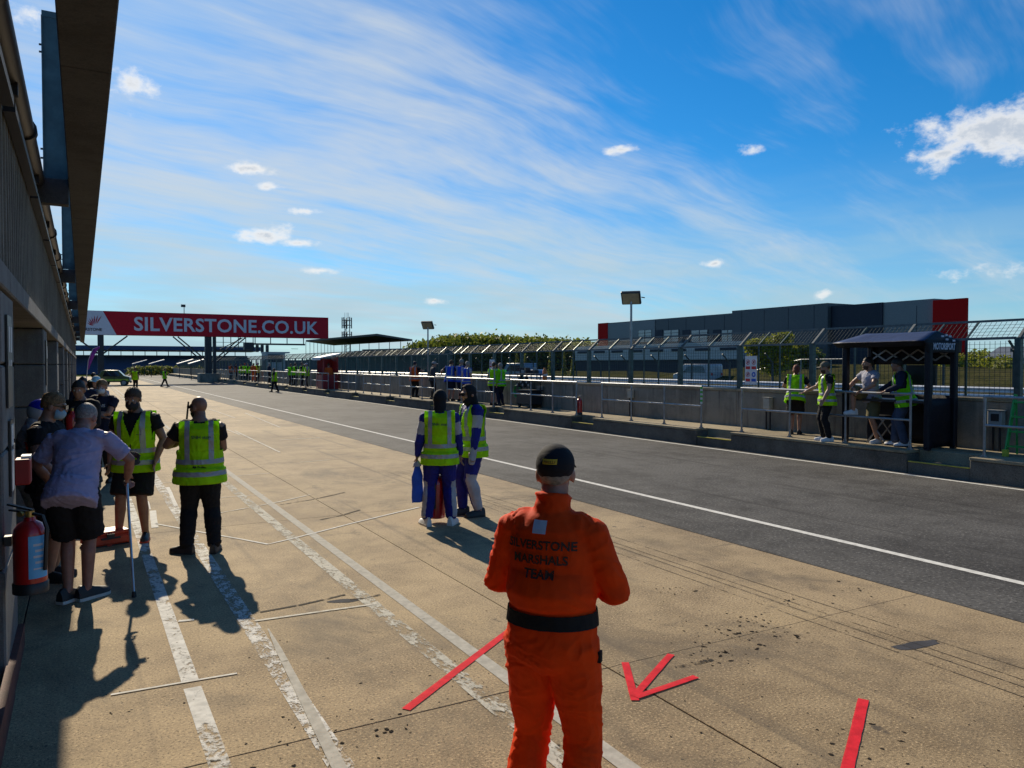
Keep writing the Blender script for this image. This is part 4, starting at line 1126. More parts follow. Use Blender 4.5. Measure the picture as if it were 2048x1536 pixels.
def decal(parent, body, size, surf, centre, nrm, up, m, bold=.0, name='lettering', width=None):
    """lettering laid on a cloth surface"""
    me = text_mesh(body, 1.0, bold, 0, 'CENTER')
    co = np.array([v.co for v in me.vertices]); mn, mx = co.min(0), co.max(0)
    s = size / (mx[1] - mn[1]); sx = s if width is None else width / (mx[0] - mn[0]); ct = (mn + mx) / 2
    bvh = BVHTree.FromPolygons([tuple(v.co) for v in surf.vertices], [tuple(p.vertices) for p in surf.polygons])
    nrm = Vector(nrm).normalized(); up = (Vector(up) - nrm * Vector(up).dot(nrm)).normalized(); rt = up.cross(nrm)
    bm = bmesh.new(); bm.from_mesh(me)
    bmesh.ops.triangulate(bm, faces=bm.faces)
    for v in bm.verts:
        p = Vector(centre) + rt * (v.co.x - ct[0]) * sx + up * (v.co.y - ct[1]) * s
        h = bvh.ray_cast(p + nrm * .4, -nrm, 1.0)
        v.co = (h[0] if h[0] is not None else p) + nrm * .009
    bm.to_mesh(me); bm.free(); me.materials.clear(); me.materials.append(m)
    return place(name, me, parent)

def person(label, loc, az, H=1.76, girth=1.0, lean=0, twist=0, head=(0, 0), hip=(0, 0, 0), L=(.11, 0, 0, 8), R=(-.11, 0, 0, -8), la=None, ra=None, lpole=(.5, .6, -.2), rpole=(-.5, .6, -.2),
           top=None, top_mat=BLACK, sleeve=.55, legs='trousers', leg_mat=BLACK, vest=None, vest_open=False, skin='fair', hair='brown', hair_style='short', cap=None, mask=None, glasses=False, beard=None,
           shoe=SHOE_B, sole=SOLE_B, vox=.011, group=None, belly=0.0, suit=None, glove=None, balaclava=False, helmet=None, fing=True, text=None, seed=1, flare=0.0, lk=(0, -1, 0), rk=(0, -1, 0), grip=False, tape=True, panels=None, hs=1.0, calm=None, long=.05, shw=1.0, shd=0.0):
    """az: heading in degrees from +Y towards +X. Local frame: faces -Y, x+ is the person's left."""
    root = thing('person', label, 'person', loc, rad(180 - az), group)
    HS = HSCALE[0] = hs
    S = H / 1.76; root.scale = (S, S, S)
    l = rad(lean); U = Vector((0, -math.sin(l), math.cos(l))); F = Vector((0, -math.cos(l), -math.sin(l)))
    Pc = Vector((hip[0], hip[1], .95 + hip[2])); tw = rad(twist)
    Lt = (Matrix.Rotation(tw, 3, U) @ Vector((1, 0, 0)))
    Ft = (Matrix.Rotation(tw, 3, U) @ F)
    g = girth
    def sp(t): return Pc + U * t
    sw = .178 * shw * (.6 + .4 * g); sh = {1: sp(.465 - shd) + Lt * sw, -1: sp(.465 - shd) - Lt * sw}
    wr = {1: Vector(la) if la else sh[1] + Vector((.085, .0, -.53)), -1: Vector(ra) if ra else sh[-1] + Vector((-.085, .0, -.53))}
    el = {}
    for s_, pole in ((1, lpole), (-1, rpole)): el[s_], wr[s_] = ik(sh[s_], wr[s_], .285, .255, pole)
    hj = {1: Pc + Vector((.088, 0, -.035)), -1: Pc + Vector((-.088, 0, -.035))}
    ft = {1: L, -1: R}; an, kn, toe = {}, {}, {}
    for s_, kp in ((1, lk), (-1, rk)):
        f = ft[s_]; a = Vector((f[0], f[1], f[2] + .085)); kn[s_], an[s_] = ik(hj[s_], a, .43, .425, kp)
        yw = rad(f[3]); toe[s_] = Vector((math.sin(yw), -math.cos(yw), 0))
    # ---------------- body
    def torso(sh_, k=0.0, bel=0.0, lo=-.10, hi=.56):
        rows = [(-.10, .135, .105), (-.03, .162, .118), (.05, .158, .115), (.13, .146, .108), (.22, .152, .112), (.32, .168, .118), (.40, .172, .112), (.46, .150, .092), (.505, .095, .072), (.56, .058, .060)]
        P, Rr = [], []
        for t, rx, ry in rows:
            if t < lo - 1e-6 or t > hi + 1e-6: continue
            bl = bel * math.exp(-((t - .12) / .13) ** 2)
            kk = k if t < .47 else k * .55
            P.append(sp(t) + Ft * (bl * .6 + (.012 if .2 < t < .42 else 0)) ); Rr.append((rx * g + kk + bl * .35, ry * g + kk + bl * .6))
        sh_.tube(P, Rr, Lt, 20, .35); return sh_
    def arm(sh_, s_, k=0.0, t1=2.0, shoulder=True):
        a, e, w = sh[s_], el[s_], wr[s_]
        if shoulder: sh_.tube([sp(.43) + Lt * s_ * .08, a.lerp(sp(.43), .12)], [.082 * g + k * .7, .066 * g + k])
        if t1 <= 1: sh_.tube([a, a.lerp(e, t1 * .5), a.lerp(e, t1)], [.060 * g + k, .054 * g + k * 1.15, .052 * g + k * 1.35], dome=.05)
        else:
            sh_.tube([a, a.lerp(e, .5), e, e.lerp(w, .35), e.lerp(w, min(1, t1 - 1))], [.060 * g + k, .052 * g + k, .043 * g + k * 1.1, .044 * g + k * .9, .029 + k * .7])
    def leg(sh_, s_, k=0.0, t1=2.0, fl=0.0):
        h, q, a = hj[s_], kn[s_], an[s_]
        if t1 <= 1: sh_.tube([h + Vector((0, 0, .02)), h.lerp(q, t1 * .5), h.lerp(q, t1)], [.092 * g + k, .085 * g + k + fl * .5, .072 * g + k + fl], dome=.05)
        else:
            calf = h * 0 + (q.lerp(a, .3) + Vector((0, .012, 0)))
            sh_.tube([h + Vector((0, 0, .02)), h.lerp(q, .45), q, calf, q.lerp(a, .75), q.lerp(a, min(1, t1 - 1))], [.092 * g + k, .080 * g + k, .056 * g + k, .057 * g + k, .043 + k + fl * .7, .036 + k + fl])
    hy, hp = rad(head[0]), rad(head[1])
    HM = Matrix.Rotation(hy, 3, 'Z') @ Matrix.Rotation(hp, 3, 'X')
    neck = sp(.525); Hc = sp(.598) + Ft * .035 + HM @ Vector((0, -.012, .075))
    def hd(x, y, z): return Hc + HM @ Vector((x * HS, y * HS, z * HS - .004))
    body = Shape(); torso(body)
    for s_ in (1, -1):
        arm(body, s_); leg(body, s_)
        a = an[s_]; body.tube([a + Vector((0, .0, .02)), a - toe[s_] * .045 + Vector((0, 0, -.045)), a + toe[s_] * .08 + Vector((0, 0, -.055)), a + toe[s_] * .16 + Vector((0, 0, -.062))], [.038, .036, (.040, .030), (.036, .02)])
        # hand
        w = wr[s_]; fd = (w - el[s_]).normalized(); sd = Vector((0, -1, 0)) if abs(fd.y) < .8 else Vector((-s_ * 1.0, 0, 0)); sd = (sd - fd * sd.dot(fd)).normalized(); pn = fd.cross(sd) * s_
        body.tube([w - fd * .01, w + fd * .035, w + fd * .085], [(.027, .020), (.040, .016), (.042, .014)], sd)
        if fing:
            cl = .75 if grip else .28
            for i, (off, ln) in enumerate(((.033, .070), (.011, .080), (-.011, .075), (-.032, .058))):
                b0 = w + fd * .08 + sd * off; d1 = (fd * math.cos(cl) - pn * math.sin(cl)); d2 = (fd * math.cos(cl * 2.2) - pn * math.sin(cl * 2.2))
                body.tube([b0, b0 + d1 * ln * .5, b0 + d1 * ln * .5 + d2 * ln * .5], [.0095, .009, .0075], sd, 8)
            b0 = w + fd * .025 + sd * .032; body.tube([b0, b0 + (fd * .6 + sd * .7 - pn * .3).normalized() * .04, b0 + (fd * .85 + sd * .4 - pn * .4).normalized() * .075], [.013, .0115, .009], sd, 8)
        else: body.tube([w + fd * .07, w + fd * .15], [(.040, .014), (.03, .010)], sd)
    body.tube([sp(.49), neck, hd(0, .018, -.05)], [.070 * (.5 + .5 * g), .062 * (.5 + .5 * g), .058])
    body.ell(hd(0, .012, .030), (.076, .096, .094), HM); body.ell(hd(0, -.030, -.035), (.061, .066, .088), HM)
    body.ell(hd(0, -.078, -.098), (.026, .022, .020), HM); body.tube([hd(0, -.094, .018), hd(0, -.112, -.022)], [.009, .014]); body.ell(hd(0, -.082, .036), (.052, .016, .012), HM)
    body.ell(hd(0, -.092, -.062), (.023, .011, .010), HM)
    for s_ in (1, -1): body.ell(hd(s_ * .079, .012, -.008), (.011, .026, .034), HM @ Matrix.Rotation(s_ * .25, 3, 'Z')); body.ell(hd(s_ * .038, -.066, -.02), (.022, .024, .022), HM)
    jobs = [(body, vox if not fing else min(vox, .0085), 2)]; names = [('body', SKIN[skin], 0)]
    if suit:
        k = .030; sh_ = Shape(); torso(sh_, k, belly, -.10, .505)
        for s_ in (1, -1): arm(sh_, s_, k * .5, 1.93); leg(sh_, s_, k * .9, 1.93, flare)
        if not vest: sh_.tube([sp(.135), sp(.19), sp(.27)], [(.146 * g + k + .006, .108 * g + k + belly * .6 + .006), (.156 * g + k + .012, .118 * g + k + belly * .6 + .01), (.160 * g + k, .115 * g + k)], Lt, 20, .2)
        if not balaclava: sh_.tube([sp(.46), sp(.52) , sp(.585) + Ft * .012], [.085, .078, .074], Lt, 16, .02)
        jobs.append((sh_, vox, 2)); names.append(('suit', suit, .0075))
    else:
        k = .016 + (.006 if legs == 'trousers' else .012); sh_ = Shape(); torso(sh_, k * .5, belly * .4, -.10, .05)
        for s_ in (1, -1):
            if legs == 'trousers': leg(sh_, s_, k, 1.97, flare)
            else: leg(sh_, s_, k, .92, .018)
        jobs.append((sh_, vox, 2)); names.append((legs, leg_mat, .008))
        k = .017; sh_ = Shape(); torso(sh_, k, belly, -.03 if legs == 'trousers' else -.06 , .505)
        for s_ in (1, -1): arm(sh_, s_, k * .85, sleeve)
        sh_.tube([sp(-.06 - long), sp(-.02), sp(.05)], [(.178 * g + k + .016, .132 * g + k + belly * .5 + .014), (.172 * g + k + .012, .127 * g + k + belly * .6 + .010), (.160 * g + k + .003, .117 * g + k + belly * .6)], Lt, 20, .03)
        jobs.append((sh_, vox, 2)); names.append((top or 't_shirt', top_mat, .008))
    if vest:
        k = .048; sh_ = Shape(); torso(sh_, k, belly, -.10, .53)
        P = [sp(-.16) + Ft * belly * .2, sp(0) + Ft * belly * .3]; sh_.tube(P, [(.200 * g + k, .150 * g + k + belly * .7), (.186 * g + k, .138 * g + k + belly * .7)], Lt, 20, .05)
        for s_ in (1, -1): sh_.tube([sp(.42) + Lt * s_ * .07, sh[s_] + Lt * s_ * .03], [.090 * g + k * .6, .068 * g + k * .9])
        jobs.append((sh_, vox, 3)); names.append(('vest', vest, .009))
    meshes = fuse(jobs); objs = {}
    for me, (nm, m, amp), i in zip(meshes, names, range(9)):
        if nm == 'vest':
            wrinkle(me, amp, seed + i, 8, (1, 1, 1.2))
            cut(me, [(sp(-.155), -U), (sp(.525), U)])
            bm = bmesh.new(); bm.from_mesh(me); shx = sw + .016
            for pc_, pn_ in ((Pc + Lt * shx, Lt), (Pc - Lt * shx, Lt), (sp(.20), U)):
                bmesh.ops.bisect_plane(bm, geom=list(bm.verts) + list(bm.edges) + list(bm.faces), plane_co=pc_, plane_no=pn_)
            kill = []
            for f in bm.faces:
                c = f.calc_center_median() - Pc; x, y, t = c.dot(Lt), c.dot(Ft), c.dot(U)
                if abs(x) > shx - .002 and t > .20: kill.append(f)
                elif y > 0 and t > .24 and abs(x) < .085 * (t - .24) / .22: kill.append(f)
                elif vest_open and y > 0 and abs(x) < .03 + .10 * max(0, (.12 - t)) * 1.2: kill.append(f)
                elif abs(x) < .062 and t > .50: kill.append(f)
            bmesh.ops.delete(bm, geom=kill, context='FACES'); bm.to_mesh(me); bm.free()
            o = finish('vest', me, m, root); objs['vest'] = o
            sd_ = o.modifiers.new('thickness', 'SOLIDIFY'); sd_.thickness = .004; sd_.offset = 1
            if tape:
                for (t0, t1, xx) in ((-.07, -.02, None), (.06, .11, None), (.11, .6, 1), (.11, .6, -1)):
                    tm = me.copy(); pl = [(sp(t0), -U), (sp(t1), U)]
                    if xx: pl += [(Pc + Lt * (.095 * xx), -Lt * xx), (Pc + Lt * (.145 * xx), Lt * xx)]
                    cut(tm, pl)
                    if len(tm.vertices) < 4: continue
                    co = get_co(tm); no = get_no(tm); co += no * .0075; tm.vertices.foreach_set('co', co.ravel())
                    finish('reflective_tape', tm, TAPE, o)
        else:
            if amp: wrinkle(me, amp if vox < .02 else amp * .6, seed + i, calm=(sp(calm[0]) - Ft * .13, calm[1]) if calm else None, band=(Pc, U, .03, .14) if calm else None)
            objs[nm] = finish(nm, me, m, root)
            if nm == 'suit' and panels is not None:      # contrasting panels on upper arms and shins
                me.materials.append(panels); n = len(me.polygons); ctr = np.empty(n * 3); me.polygons.foreach_get('center', ctr); ctr = ctr.reshape(-1, 3); mi = np.zeros(n, dtype=np.int32)
                def along(a, b):
                    a, b = np.array(a), np.array(b); d = b - a; t = ((ctr - a) @ d) / (d @ d); q = ctr - a - np.clip(t, 0, 1)[:, None] * d; return t, np.linalg.norm(q, axis=1), q
                for s_ in (1, -1):
                    t, r, q = along(sh[s_], el[s_]); mi[(t > .28) & (t < .86) & (r < .105)] = 1
                    t, r, q = along(kn[s_], an[s_]); mi[(t > -.35) & (t < .97) & (r < .12) & (q[:, 0] * s_ > .018 + .03 * np.maximum(0, .35 - t))] = 1
                me.polygons.foreach_set('material_index', mi)
    # ---------------- shoes
    for s_ in (1, -1):
        a = an[s_]; q = Shape(); t = toe[s_]; sx = Vector((-t.y, t.x, 0)); z0 = a.z - .085
        b = MB(); pr = [(-.085, .034, .085), (-.06, .042, .105), (.0, .042, .10), (.06, .044, .075), (.12, .048, .058), (.17, .042, .046), (.195, .022, .034)]
        vs, fs = [], []; n = 10
        for d, w, h in pr:
            for k_ in range(n):
                an_ = math.pi * 2 * k_ / n; x = math.cos(an_) * w; z = max(math.sin(an_), -.0) * h
                vs.append(Vector((a.x, a.y, z0 + .022)) + t * d + sx * x + Vector((0, 0, z if math.sin(an_) > 0 else 0)))
        for i in range(len(pr) - 1):
            for k_ in range(n): fs.append((i * n + k_, i * n + (k_ + 1) % n, (i + 1) * n + (k_ + 1) % n, (i + 1) * n + k_))
        fs += [tuple(range(n)), tuple(range((len(pr) - 1) * n, len(pr) * n))]
        b.add(vs, fs); so = b.build('shoe', shoe, root, smooth=True)
        b = MB(); out = []
        for d, w, h in pr: out.append((d, w * 1.06))
        poly = [(Vector((a.x, a.y, 0)) + t * d + sx * w) for d, w in out] + [(Vector((a.x, a.y, 0)) + t * d - sx * w) for d, w in reversed(out)]
        b.prism([(p.x, p.y) for p in poly], z0, z0 + .025); b.build('sole', sole, so)
    # ---------------- head dress
    def shell(c, r, planes, nm, m, amp=0.0, sd=0, nu=26, nv=18):
        q = Shape(); q.ell(c, r, HM, nu, nv); me = bpy.data.meshes.new(nm); me.from_pydata([tuple(v) for v in q.v], [], q.f); me.update()
        if amp: wrinkle(me, amp, sd, 38, (1, 1, 1))
        cut(me, [(hd(*p), HM @ Vector(n_)) for p, n_ in planes]); return finish(nm, me, m, root)
    if helmet:
        h = shell(hd(0, -.008, .0), (.112, .138, .130), [((0, 0, -.115), (0, 0, -1))], 'helmet', helmet[0])
        b = shell(hd(0, -.008, .004), (.115, .141, .131), [((0, 0, .015), (0, .1, -1))], 'helmet_dome', helmet[1]); b.parent = h
        b = shell(hd(0, -.014, -.012), (.1135, .139, .060), [((0, -.04, 0), (0, 1, 0))], 'visor', GLASS_D); b.parent = h
        vs = []
        for i in range(9):
            a = rad(-60 + 15 * i); vs += [hd(math.sin(a) * .105, -.03 - math.cos(a) * .10, .055), hd(math.sin(a) * .105, -.10 - math.cos(a) * .13, .035)]
        vs2 = [v + Vector((0, 0, .02)) for v in vs]
        MB().add(vs + vs2, [(2 * i, 2 * i + 1, 2 * i + 3, 2 * i + 2) for i in range(8)] + [(18 + 2 * i, 18 + 2 * i + 2, 18 + 2 * i + 3, 18 + 2 * i + 1) for i in range(8)] + [(2 * i + 1, 18 + 2 * i + 1, 18 + 2 * i + 3, 2 * i + 3) for i in range(8)]).build('peak', helmet[1], h, smooth=True)
    elif balaclava:
        shell(hd(0, .004, .02), (.090, .112, .115), [((0, -.062, .0), (0, -1, -.02))], 'balaclava', BLACK, .004, seed)
        shell(hd(0, -.012, -.075), (.082, .092, .085), [((0, -.088, .0), (0, -1, 0))], 'balaclava', BLACK, .004, seed)
        shell(hd(0, -.026, -.085), (.068, .078, .062), [((0, 0, -.055), (0, 0, 1))], 'balaclava', BLACK)
        finish('balaclava', fuse([(Shape().tube([hd(0, .02, -.02), neck, sp(.485)], [.085, .078, .10], Lt), .012, 2)])[0], BLACK, root)
    elif hair_style != 'bald':
        tilt = {'short': (0, -.55, -1), 'long': (0, -.35, -1), 'crop': (0, -.62, -1)}[hair_style]
        zf = {'short': .058, 'long': .055, 'crop': .064}[hair_style]
        shell(hd(0, .014, .034), (.084 if hair_style != 'crop' else .0795, .104 if hair_style != 'crop' else .0995, .104 if hair_style != 'crop' else .098), [((0, -.082, zf), tilt), ((0, 0, -.06), (0, 0, -1))], 'hair', HAIR[hair], .009 if hair_style != 'crop' else .002, seed)
        if hair_style == 'long':
            me = fuse([(Shape().ell(hd(0, .07, .0), (.075, .055, .09), HM).tube([hd(0, .09, .0), hd(0, .10, -.09), hd(0, .085, -.17)], [.05, .04, .015]), .012, 2)])[0]; wrinkle(me, .008, seed, 20); finish('hair', me, HAIR[hair], root)
    if cap:
        c = shell(hd(0, .012, .045), (.088, .109, .091), [((0, 0, .010), (0, -.16, -1))], 'cap', cap)
        b = MB(); vs = []
        for i in range(9):
            a = rad(-62 + 15.5 * i); vs += [hd(math.sin(a) * .085, -.06 - math.cos(a) * .042, .036 - .008 * abs(math.sin(a))), hd(math.sin(a) * .095, -.09 - math.cos(a) * .085, .026 - .028 * abs(math.sin(a)))]
        vs2 = [v + Vector((0, 0, .006)) for v in vs]
        b.add(vs + vs2, [(2 * i, 2 * i + 1, 2 * i + 3, 2 * i + 2) for i in range(8)] + [(18 + 2 * i, 18 + 2 * i + 2, 18 + 2 * i + 3, 18 + 2 * i + 1) for i in range(8)] + [(2 * i + 1, 18 + 2 * i + 1, 18 + 2 * i + 3, 2 * i + 3) for i in range(8)])
        b.build('brim', cap, c, smooth=True)
    if mask: shell(hd(0, -.040, -.052), (.068, .078, .064), [((0, -.035, 0), (0, 1, 0)), ((0, 0, -.002), (0, 0, 1))], 'face_mask', mask)
    if beard: shell(hd(0, -.030, -.045), (.066, .074, .086), [((0, -.01, 0), (0, 1, 0)), ((0, 0, -.048), (0, .0, 1))], 'beard', HAIR[beard], .003, seed)
    if glasses:
        b = MB()
        for s_ in (1, -1): b.box(hd(s_ * .036, -.104, .014), (.052, .010, .036), hy)
        b.box(hd(0, -.106, .02), (.03, .008, .01), hy)
        for s_ in (1, -1): b.bar(hd(s_ * .062, -.10, .018), hd(s_ * .082, .01, .012), .006, .009)
        b.build('glasses', GLASS_D, root)
    elif not helmet and vox < .02:
        for s_ in (1, -1):
            e = MB(); q = Shape().ell(hd(s_ * .031, -.079, .010), (.012, .012, .012), HM, 10, 7); e.add(q.v, q.f); eo = e.build('eye', EYE, root, smooth=True)
            e = MB(); q = Shape().ell(hd(s_ * .031, -.086, .010), (.006, .006, .006), HM, 8, 5); e.add(q.v, q.f); e.build('iris', IRIS, eo, smooth=True)
    if glove:
        for s_ in (1, -1):
            fd = (wr[s_] - el[s_]).normalized(); q = Shape(); q.tube([wr[s_] - fd * .05, wr[s_] + fd * .03, wr[s_] + fd * .10, wr[s_] + fd * .17], [.042, (.05, .03), (.052, .03), (.04, .024)], Vector((0, 1, 0)))
            finish('glove', fuse([(q, vox, 1)])[0], glove, root)
    info = dict(root=root, sp=sp, U=U, F=F, Ft=Ft, Lt=Lt, wr=wr, el=el, sh=sh, hd=hd, HM=HM, objs=objs, Pc=Pc, S=S, an=an)
    return info
def to_world(info, p): 
    r = info['root']; M = Matrix.Translation(r.location) @ Matrix.Rotation(r.rotation_euler.z, 4, 'Z') @ Matrix.Scale(info['S'], 4)
    return M @ Vector(p)
LET_B = mat('print_black', (.03, .010, .006), .7); LET_W = mat('print_white', (.55, .56, .60), .7); LET_N = mat('print_navy', (.01, .03, .05), .7)
BADGE = mat('badge_yellow', (.70, .42, .02), .6); PATCH = mat('patch_pale', (.42, .48, .60), .6)
def band_of(src, parent, name, m, planes, off):
    tm = src.data.copy(); cut(tm, planes); co = get_co(tm); no = get_no(tm); co += no * off; tm.vertices.foreach_set('co', co.ravel()); return finish(name, tm, m, parent)
def plate(parent, w, h, surf, centre, nrm, up, m, name, nx=4, ny=3, off=.004):
    bvh = BVHTree.FromPolygons([tuple(v.co) for v in surf.vertices], [tuple(p.vertices) for p in surf.polygons])
    nrm = Vector(nrm).normalized(); up = (Vector(up) - nrm * Vector(up).dot(nrm)).normalized(); rt = up.cross(nrm); vs = []
    for j in range(ny + 1):
        for i in range(nx + 1):
            p = Vector(centre) + rt * w * (i / nx - .5) + up * h * (j / ny - .5); q = bvh.ray_cast(p + nrm * .4, -nrm, 1.0); vs.append((q[0] if q[0] is not None else p) + nrm * off)
    return MB().add(vs, [(j * (nx + 1) + i, j * (nx + 1) + i + 1, (j + 1) * (nx + 1) + i + 1, (j + 1) * (nx + 1) + i) for j in range(ny) for i in range(nx)]).build(name, m, parent)

# ---- the orange marshal, back to us
mp = at_d(1103, 3.15)
I = person('marshal in orange overalls with a black belt and cap, standing with his back turned', (mp.x, mp.y, 0), 50, 1.735, .98, lean=2, head=(12, -3), suit=ORANGE, cap=cloth('cap_black', (.010, .011, .016)), hair='grey', hair_style='crop', skin='ruddy',
           la=(.13, -.27, 1.10), ra=(-.13, -.27, 1.10), lpole=(.62, .35, -.75), rpole=(-.62, .35, -.75), L=(.14, 0, 0, 14), R=(-.14, .02, 0, -14), vox=.0085, belly=.03, flare=.052, seed=4, hs=.94, calm=(.35, .20), shw=.93, shd=.02)
su = I['objs']['suit']; sp_, U_, B_ = I['sp'], I['U'], -I['Ft']
band_of(su, I['root'], 'belt', BLACK, [(sp_(.055), -U_), (sp_(.115), U_), (I['sh'][1] + Vector((.04, 0, 0)), I['Lt']), (I['sh'][-1] - Vector((.04, 0, 0)), -I['Lt'])], .007)
for i, (tx, w) in enumerate((('SILVERSTONE', .285), ('MARSHALS', .225), ('TEAM', .125))):
    decal(su, tx, .037, su.data, sp_(.395 - i * .057) + I['Lt'] * .012, B_, U_, LET_B, .028, width=w * 1.04)
plate(su, .058, .052, su.data, sp_(.465) + I['Lt'] * .02, B_, U_, PATCH, 'name_patch')
cp_ = [c for c in I['root'].children if c.name.startswith('cap')][0]
bk_ = I['HM'] @ Vector((.22, 1, 0)); cc = I['hd'](.012, .10, .072)
bd = plate(cp_, .062, .021, cp_.data, cc, bk_, (0, 0, 1), BADGE, 'badge')
decal(bd, 'PIRELLI', .011, cp_.data, cc, bk_, (0, 0, 1), LET_B, .02, width=.05)
q_ = BVHTree.FromPolygons([tuple(v.co) for v in su.data.vertices], [tuple(f.vertices) for f in su.data.polygons]).find_nearest(Vector((-.35, .02, .90)))[0]
MB().box(q_, (.014, .03, .045)).build('pocket_tab', BLACK, su)

# ---- pair in blue racing overalls
p = gp(880, 1050)
I = person('person in blue overalls, yellow vest and black balaclava, back to us, white shoes', (p.x, p.y, 0), 24, 1.74, 1.02, head=(-8, 6), suit=ROYAL, panels=SUITW, vest=HV, balaclava=True, skin='tan', glasses=True,
           la=(.30, -.02, .84), lpole=(.5, .5, 0), ra=(-.27, -.10, .86), L=(.17, .02, 0, 25), R=(-.15, 0, 0, -20), shoe=SHOE_W, sole=SOLE_W, vox=.0105, seed=11, flare=.012)
decal(I['objs']['vest'], 'SNH stop', .045, I['objs']['vest'].data, I['sp'](.36), -I['Ft'], I['U'], LET_N, .012, width=.19)
FLAGW = to_world(I, I['wr'][1])
p = gp(946, 1031)
person('person in blue overalls, yellow vest, goggles and balaclava, in profile facing left', (p.x, p.y, 0), -86, 1.80, 1.0, head=(8, 12), suit=ROYAL, panels=SUITW, vest=HV, vest_open=True, balaclava=True, glasses=True,
       la=(.26, -.10, .88), ra=(-.2, -.22, 1.0), L=(.10, .04, 0, 5), R=(-.11, -.10, 0, -10), vox=.0105, seed=15, glove=SUITW)
# ---- man with the radio
p = gp(402, 1106)
I = person('bald man in a yellow vest and black trousers, back to us, holding a radio', (p.x, p.y, 0), 10, 1.72, 1.18, head=(46, 4), top='polo_shirt', top_mat=BLACK, leg_mat=BLACK, vest=HV, hair_style='bald', skin='tan', glasses=True, beard='black',
           la=(.15, -.26, 1.26), lpole=(.85, .25, -.6), ra=(-.05, -.28, 1.15), rpole=(-.7, .35, -.6), L=(.15, -.02, 0, 62), R=(-.14, .03, 0, -12), vox=.0105, belly=.045, flare=.016, seed=21, grip=True)
decal(I['objs']['vest'], 'SNH stop', .045, I['objs']['vest'].data, I['sp'](.35) - I['Lt'] * .02, -I['Ft'], I['U'], LET_N, .012, width=.20)
w = to_world(I, Vector((.165, -.27, 1.37)))
r_ = thing('two_way_radio', 'black radio with a long aerial held up by the bald man', 'radio', w)
MB().box((0, 0, 0), (.055, .035, .13), .2).build('case', SHOE_B, r_, bevel=.006)
MB().cyl((.012, 0, .065), (.035, .0, .30), .011, .009, n=8).build('aerial', SHOE_B, r_, smooth=True)
# ---- man facing us, in shorts
p = gp(274, 1080)
I = person('bearded man in an open yellow vest and black shorts facing us, hand in pocket', (p.x, p.y, 0), 202, 1.80, 1.04, head=(-4, 16), top='polo_shirt', top_mat=BLACK, leg_mat=BLACK, legs='shorts', vest=HV, hair='brown', skin='tan', beard='brown', mask=MASKB,
           la=(.25, -.10, .93), lpole=(.7, .6, 0), ra=(-.26, -.06, .9), L=(.10, -.02, 0, 12), R=(-.16, -.10, 0, -22), shoe=SHOE_B, sole=SOLE_R, vox=.0105, seed=31)
MB().bar(I['sp'](-.12) + I['Ft'] * .175, I['sp'](.24) + I['Ft'] * .168, .012, .012).build('zip', SHOE_B, I['objs']['vest'])
decal(I['objs']['vest'], 'SNH stop', .016, I['objs']['vest'].data, I['sp'](.27) + I['Lt'] * .10, I['Ft'], I['U'], LET_N, .012, width=.07)
# ---- man on crutches
p = gp(150, 1200)
I = person('stooping man in a lilac t-shirt and black shorts leaning on a crutch', (p.x + .02, p.y, 0), 14, 1.88, .96, lean=34, hip=(0, .12, -.02), head=(-14, 30), top_mat=LILAC, leg_mat=BLACK, legs='shorts', hair='grey', hair_style='crop', skin='ruddy', sleeve=.8,
           ra=(-.31, -.36, .94), rpole=(-.5, .5, .2), la=(.26, -.34, .90), lpole=(.5, .4, .2), L=(.06, .04, 0, -30), R=(-.07, .0, 0, -42), shoe=SHOE_B, sole=SOLE_W, vox=.0105, belly=.05, seed=41, grip=True, long=.085)
hw = to_world(I, I['wr'][-1] + (I['wr'][-1] - I['el'][-1]).normalized() * .07); ew = to_world(I, I['el'][-1].lerp(I['wr'][-1], .2))
tip = gp(268, 1194)
cr = thing('crutch', 'grey metal forearm crutch held in the right hand of the lilac shirted man', 'crutch', tip)
hl = hw - tip; cu = ew - tip + Vector((.03, .03, .04))
ALU = mat('aluminium', (.55, .57, .60), .3, .8); RUB = mat('rubber', (.02, .02, .022), .7)
MB().cyl((0, 0, .03), hl, .011, .013, n=10).cyl(hl, cu, .013, n=10).build('shaft', ALU, cr, smooth=True)
MB().cyl((0, 0, 0), (0, 0, .05), .021, .015, n=10).build('rubber_tip', RUB, cr, smooth=True)
MB().cyl(hl - Vector((.02, .05, 0)), hl + Vector((.02, .06, .01)), .017, n=10).build('handle', RUB, cr, smooth=True)
b = MB(); ax = (cu - hl).normalized()
for i in range(9):
    a = rad(-130 + 32 * i); o_ = ax.orthogonal().normalized(); o2 = ax.cross(o_); q = cu + (o_ * math.cos(a) + o2 * math.sin(a)) * .055
    if i: b.bar(prev, q, .006, .05)
    prev = q
b.build('cuff', RUB, cr)
# ---- group at the garage door
p = at_d(96, 7.3)
I = person('man in a black printed t-shirt and pale face mask, turned right', (p.x - .02, p.y, 0), 112, 1.80, 1.06, head=(14, 14), top_mat=BLACK, leg_mat=DGREY, legs='shorts', hair='sandy', skin='fair', mask=MASK, glasses=True,
           ra=(-.22, -.22, .98), la=(.25, -.10, .88), L=(.1, 0, 0, 8), R=(-.1, -.05, 0, -8), vox=.011, seed=51)
decal(I['objs']['t_shirt'], 'CRASH', .055, I['objs']['t_shirt'].data, I['sp'](.33), I['Ft'], I['U'], LET_W, .02, width=.26)
p = at_d(56, 7.75)
person('racing driver in pale overalls and a blue peaked helmet half hidden behind the pier', (p.x, p.y, 0), 85, 1.72, 1.05, head=(6, 16), lean=4, suit=SUITW, helmet=(HELM_W, HELM_B), ra=(-.12, -.30, 1.12), la=(.16, -.26, 1.02), L=(.1, 0, 0, 8), R=(-.1, 0, 0, -8), vox=.012, seed=55, panels=REDC, fing=False)
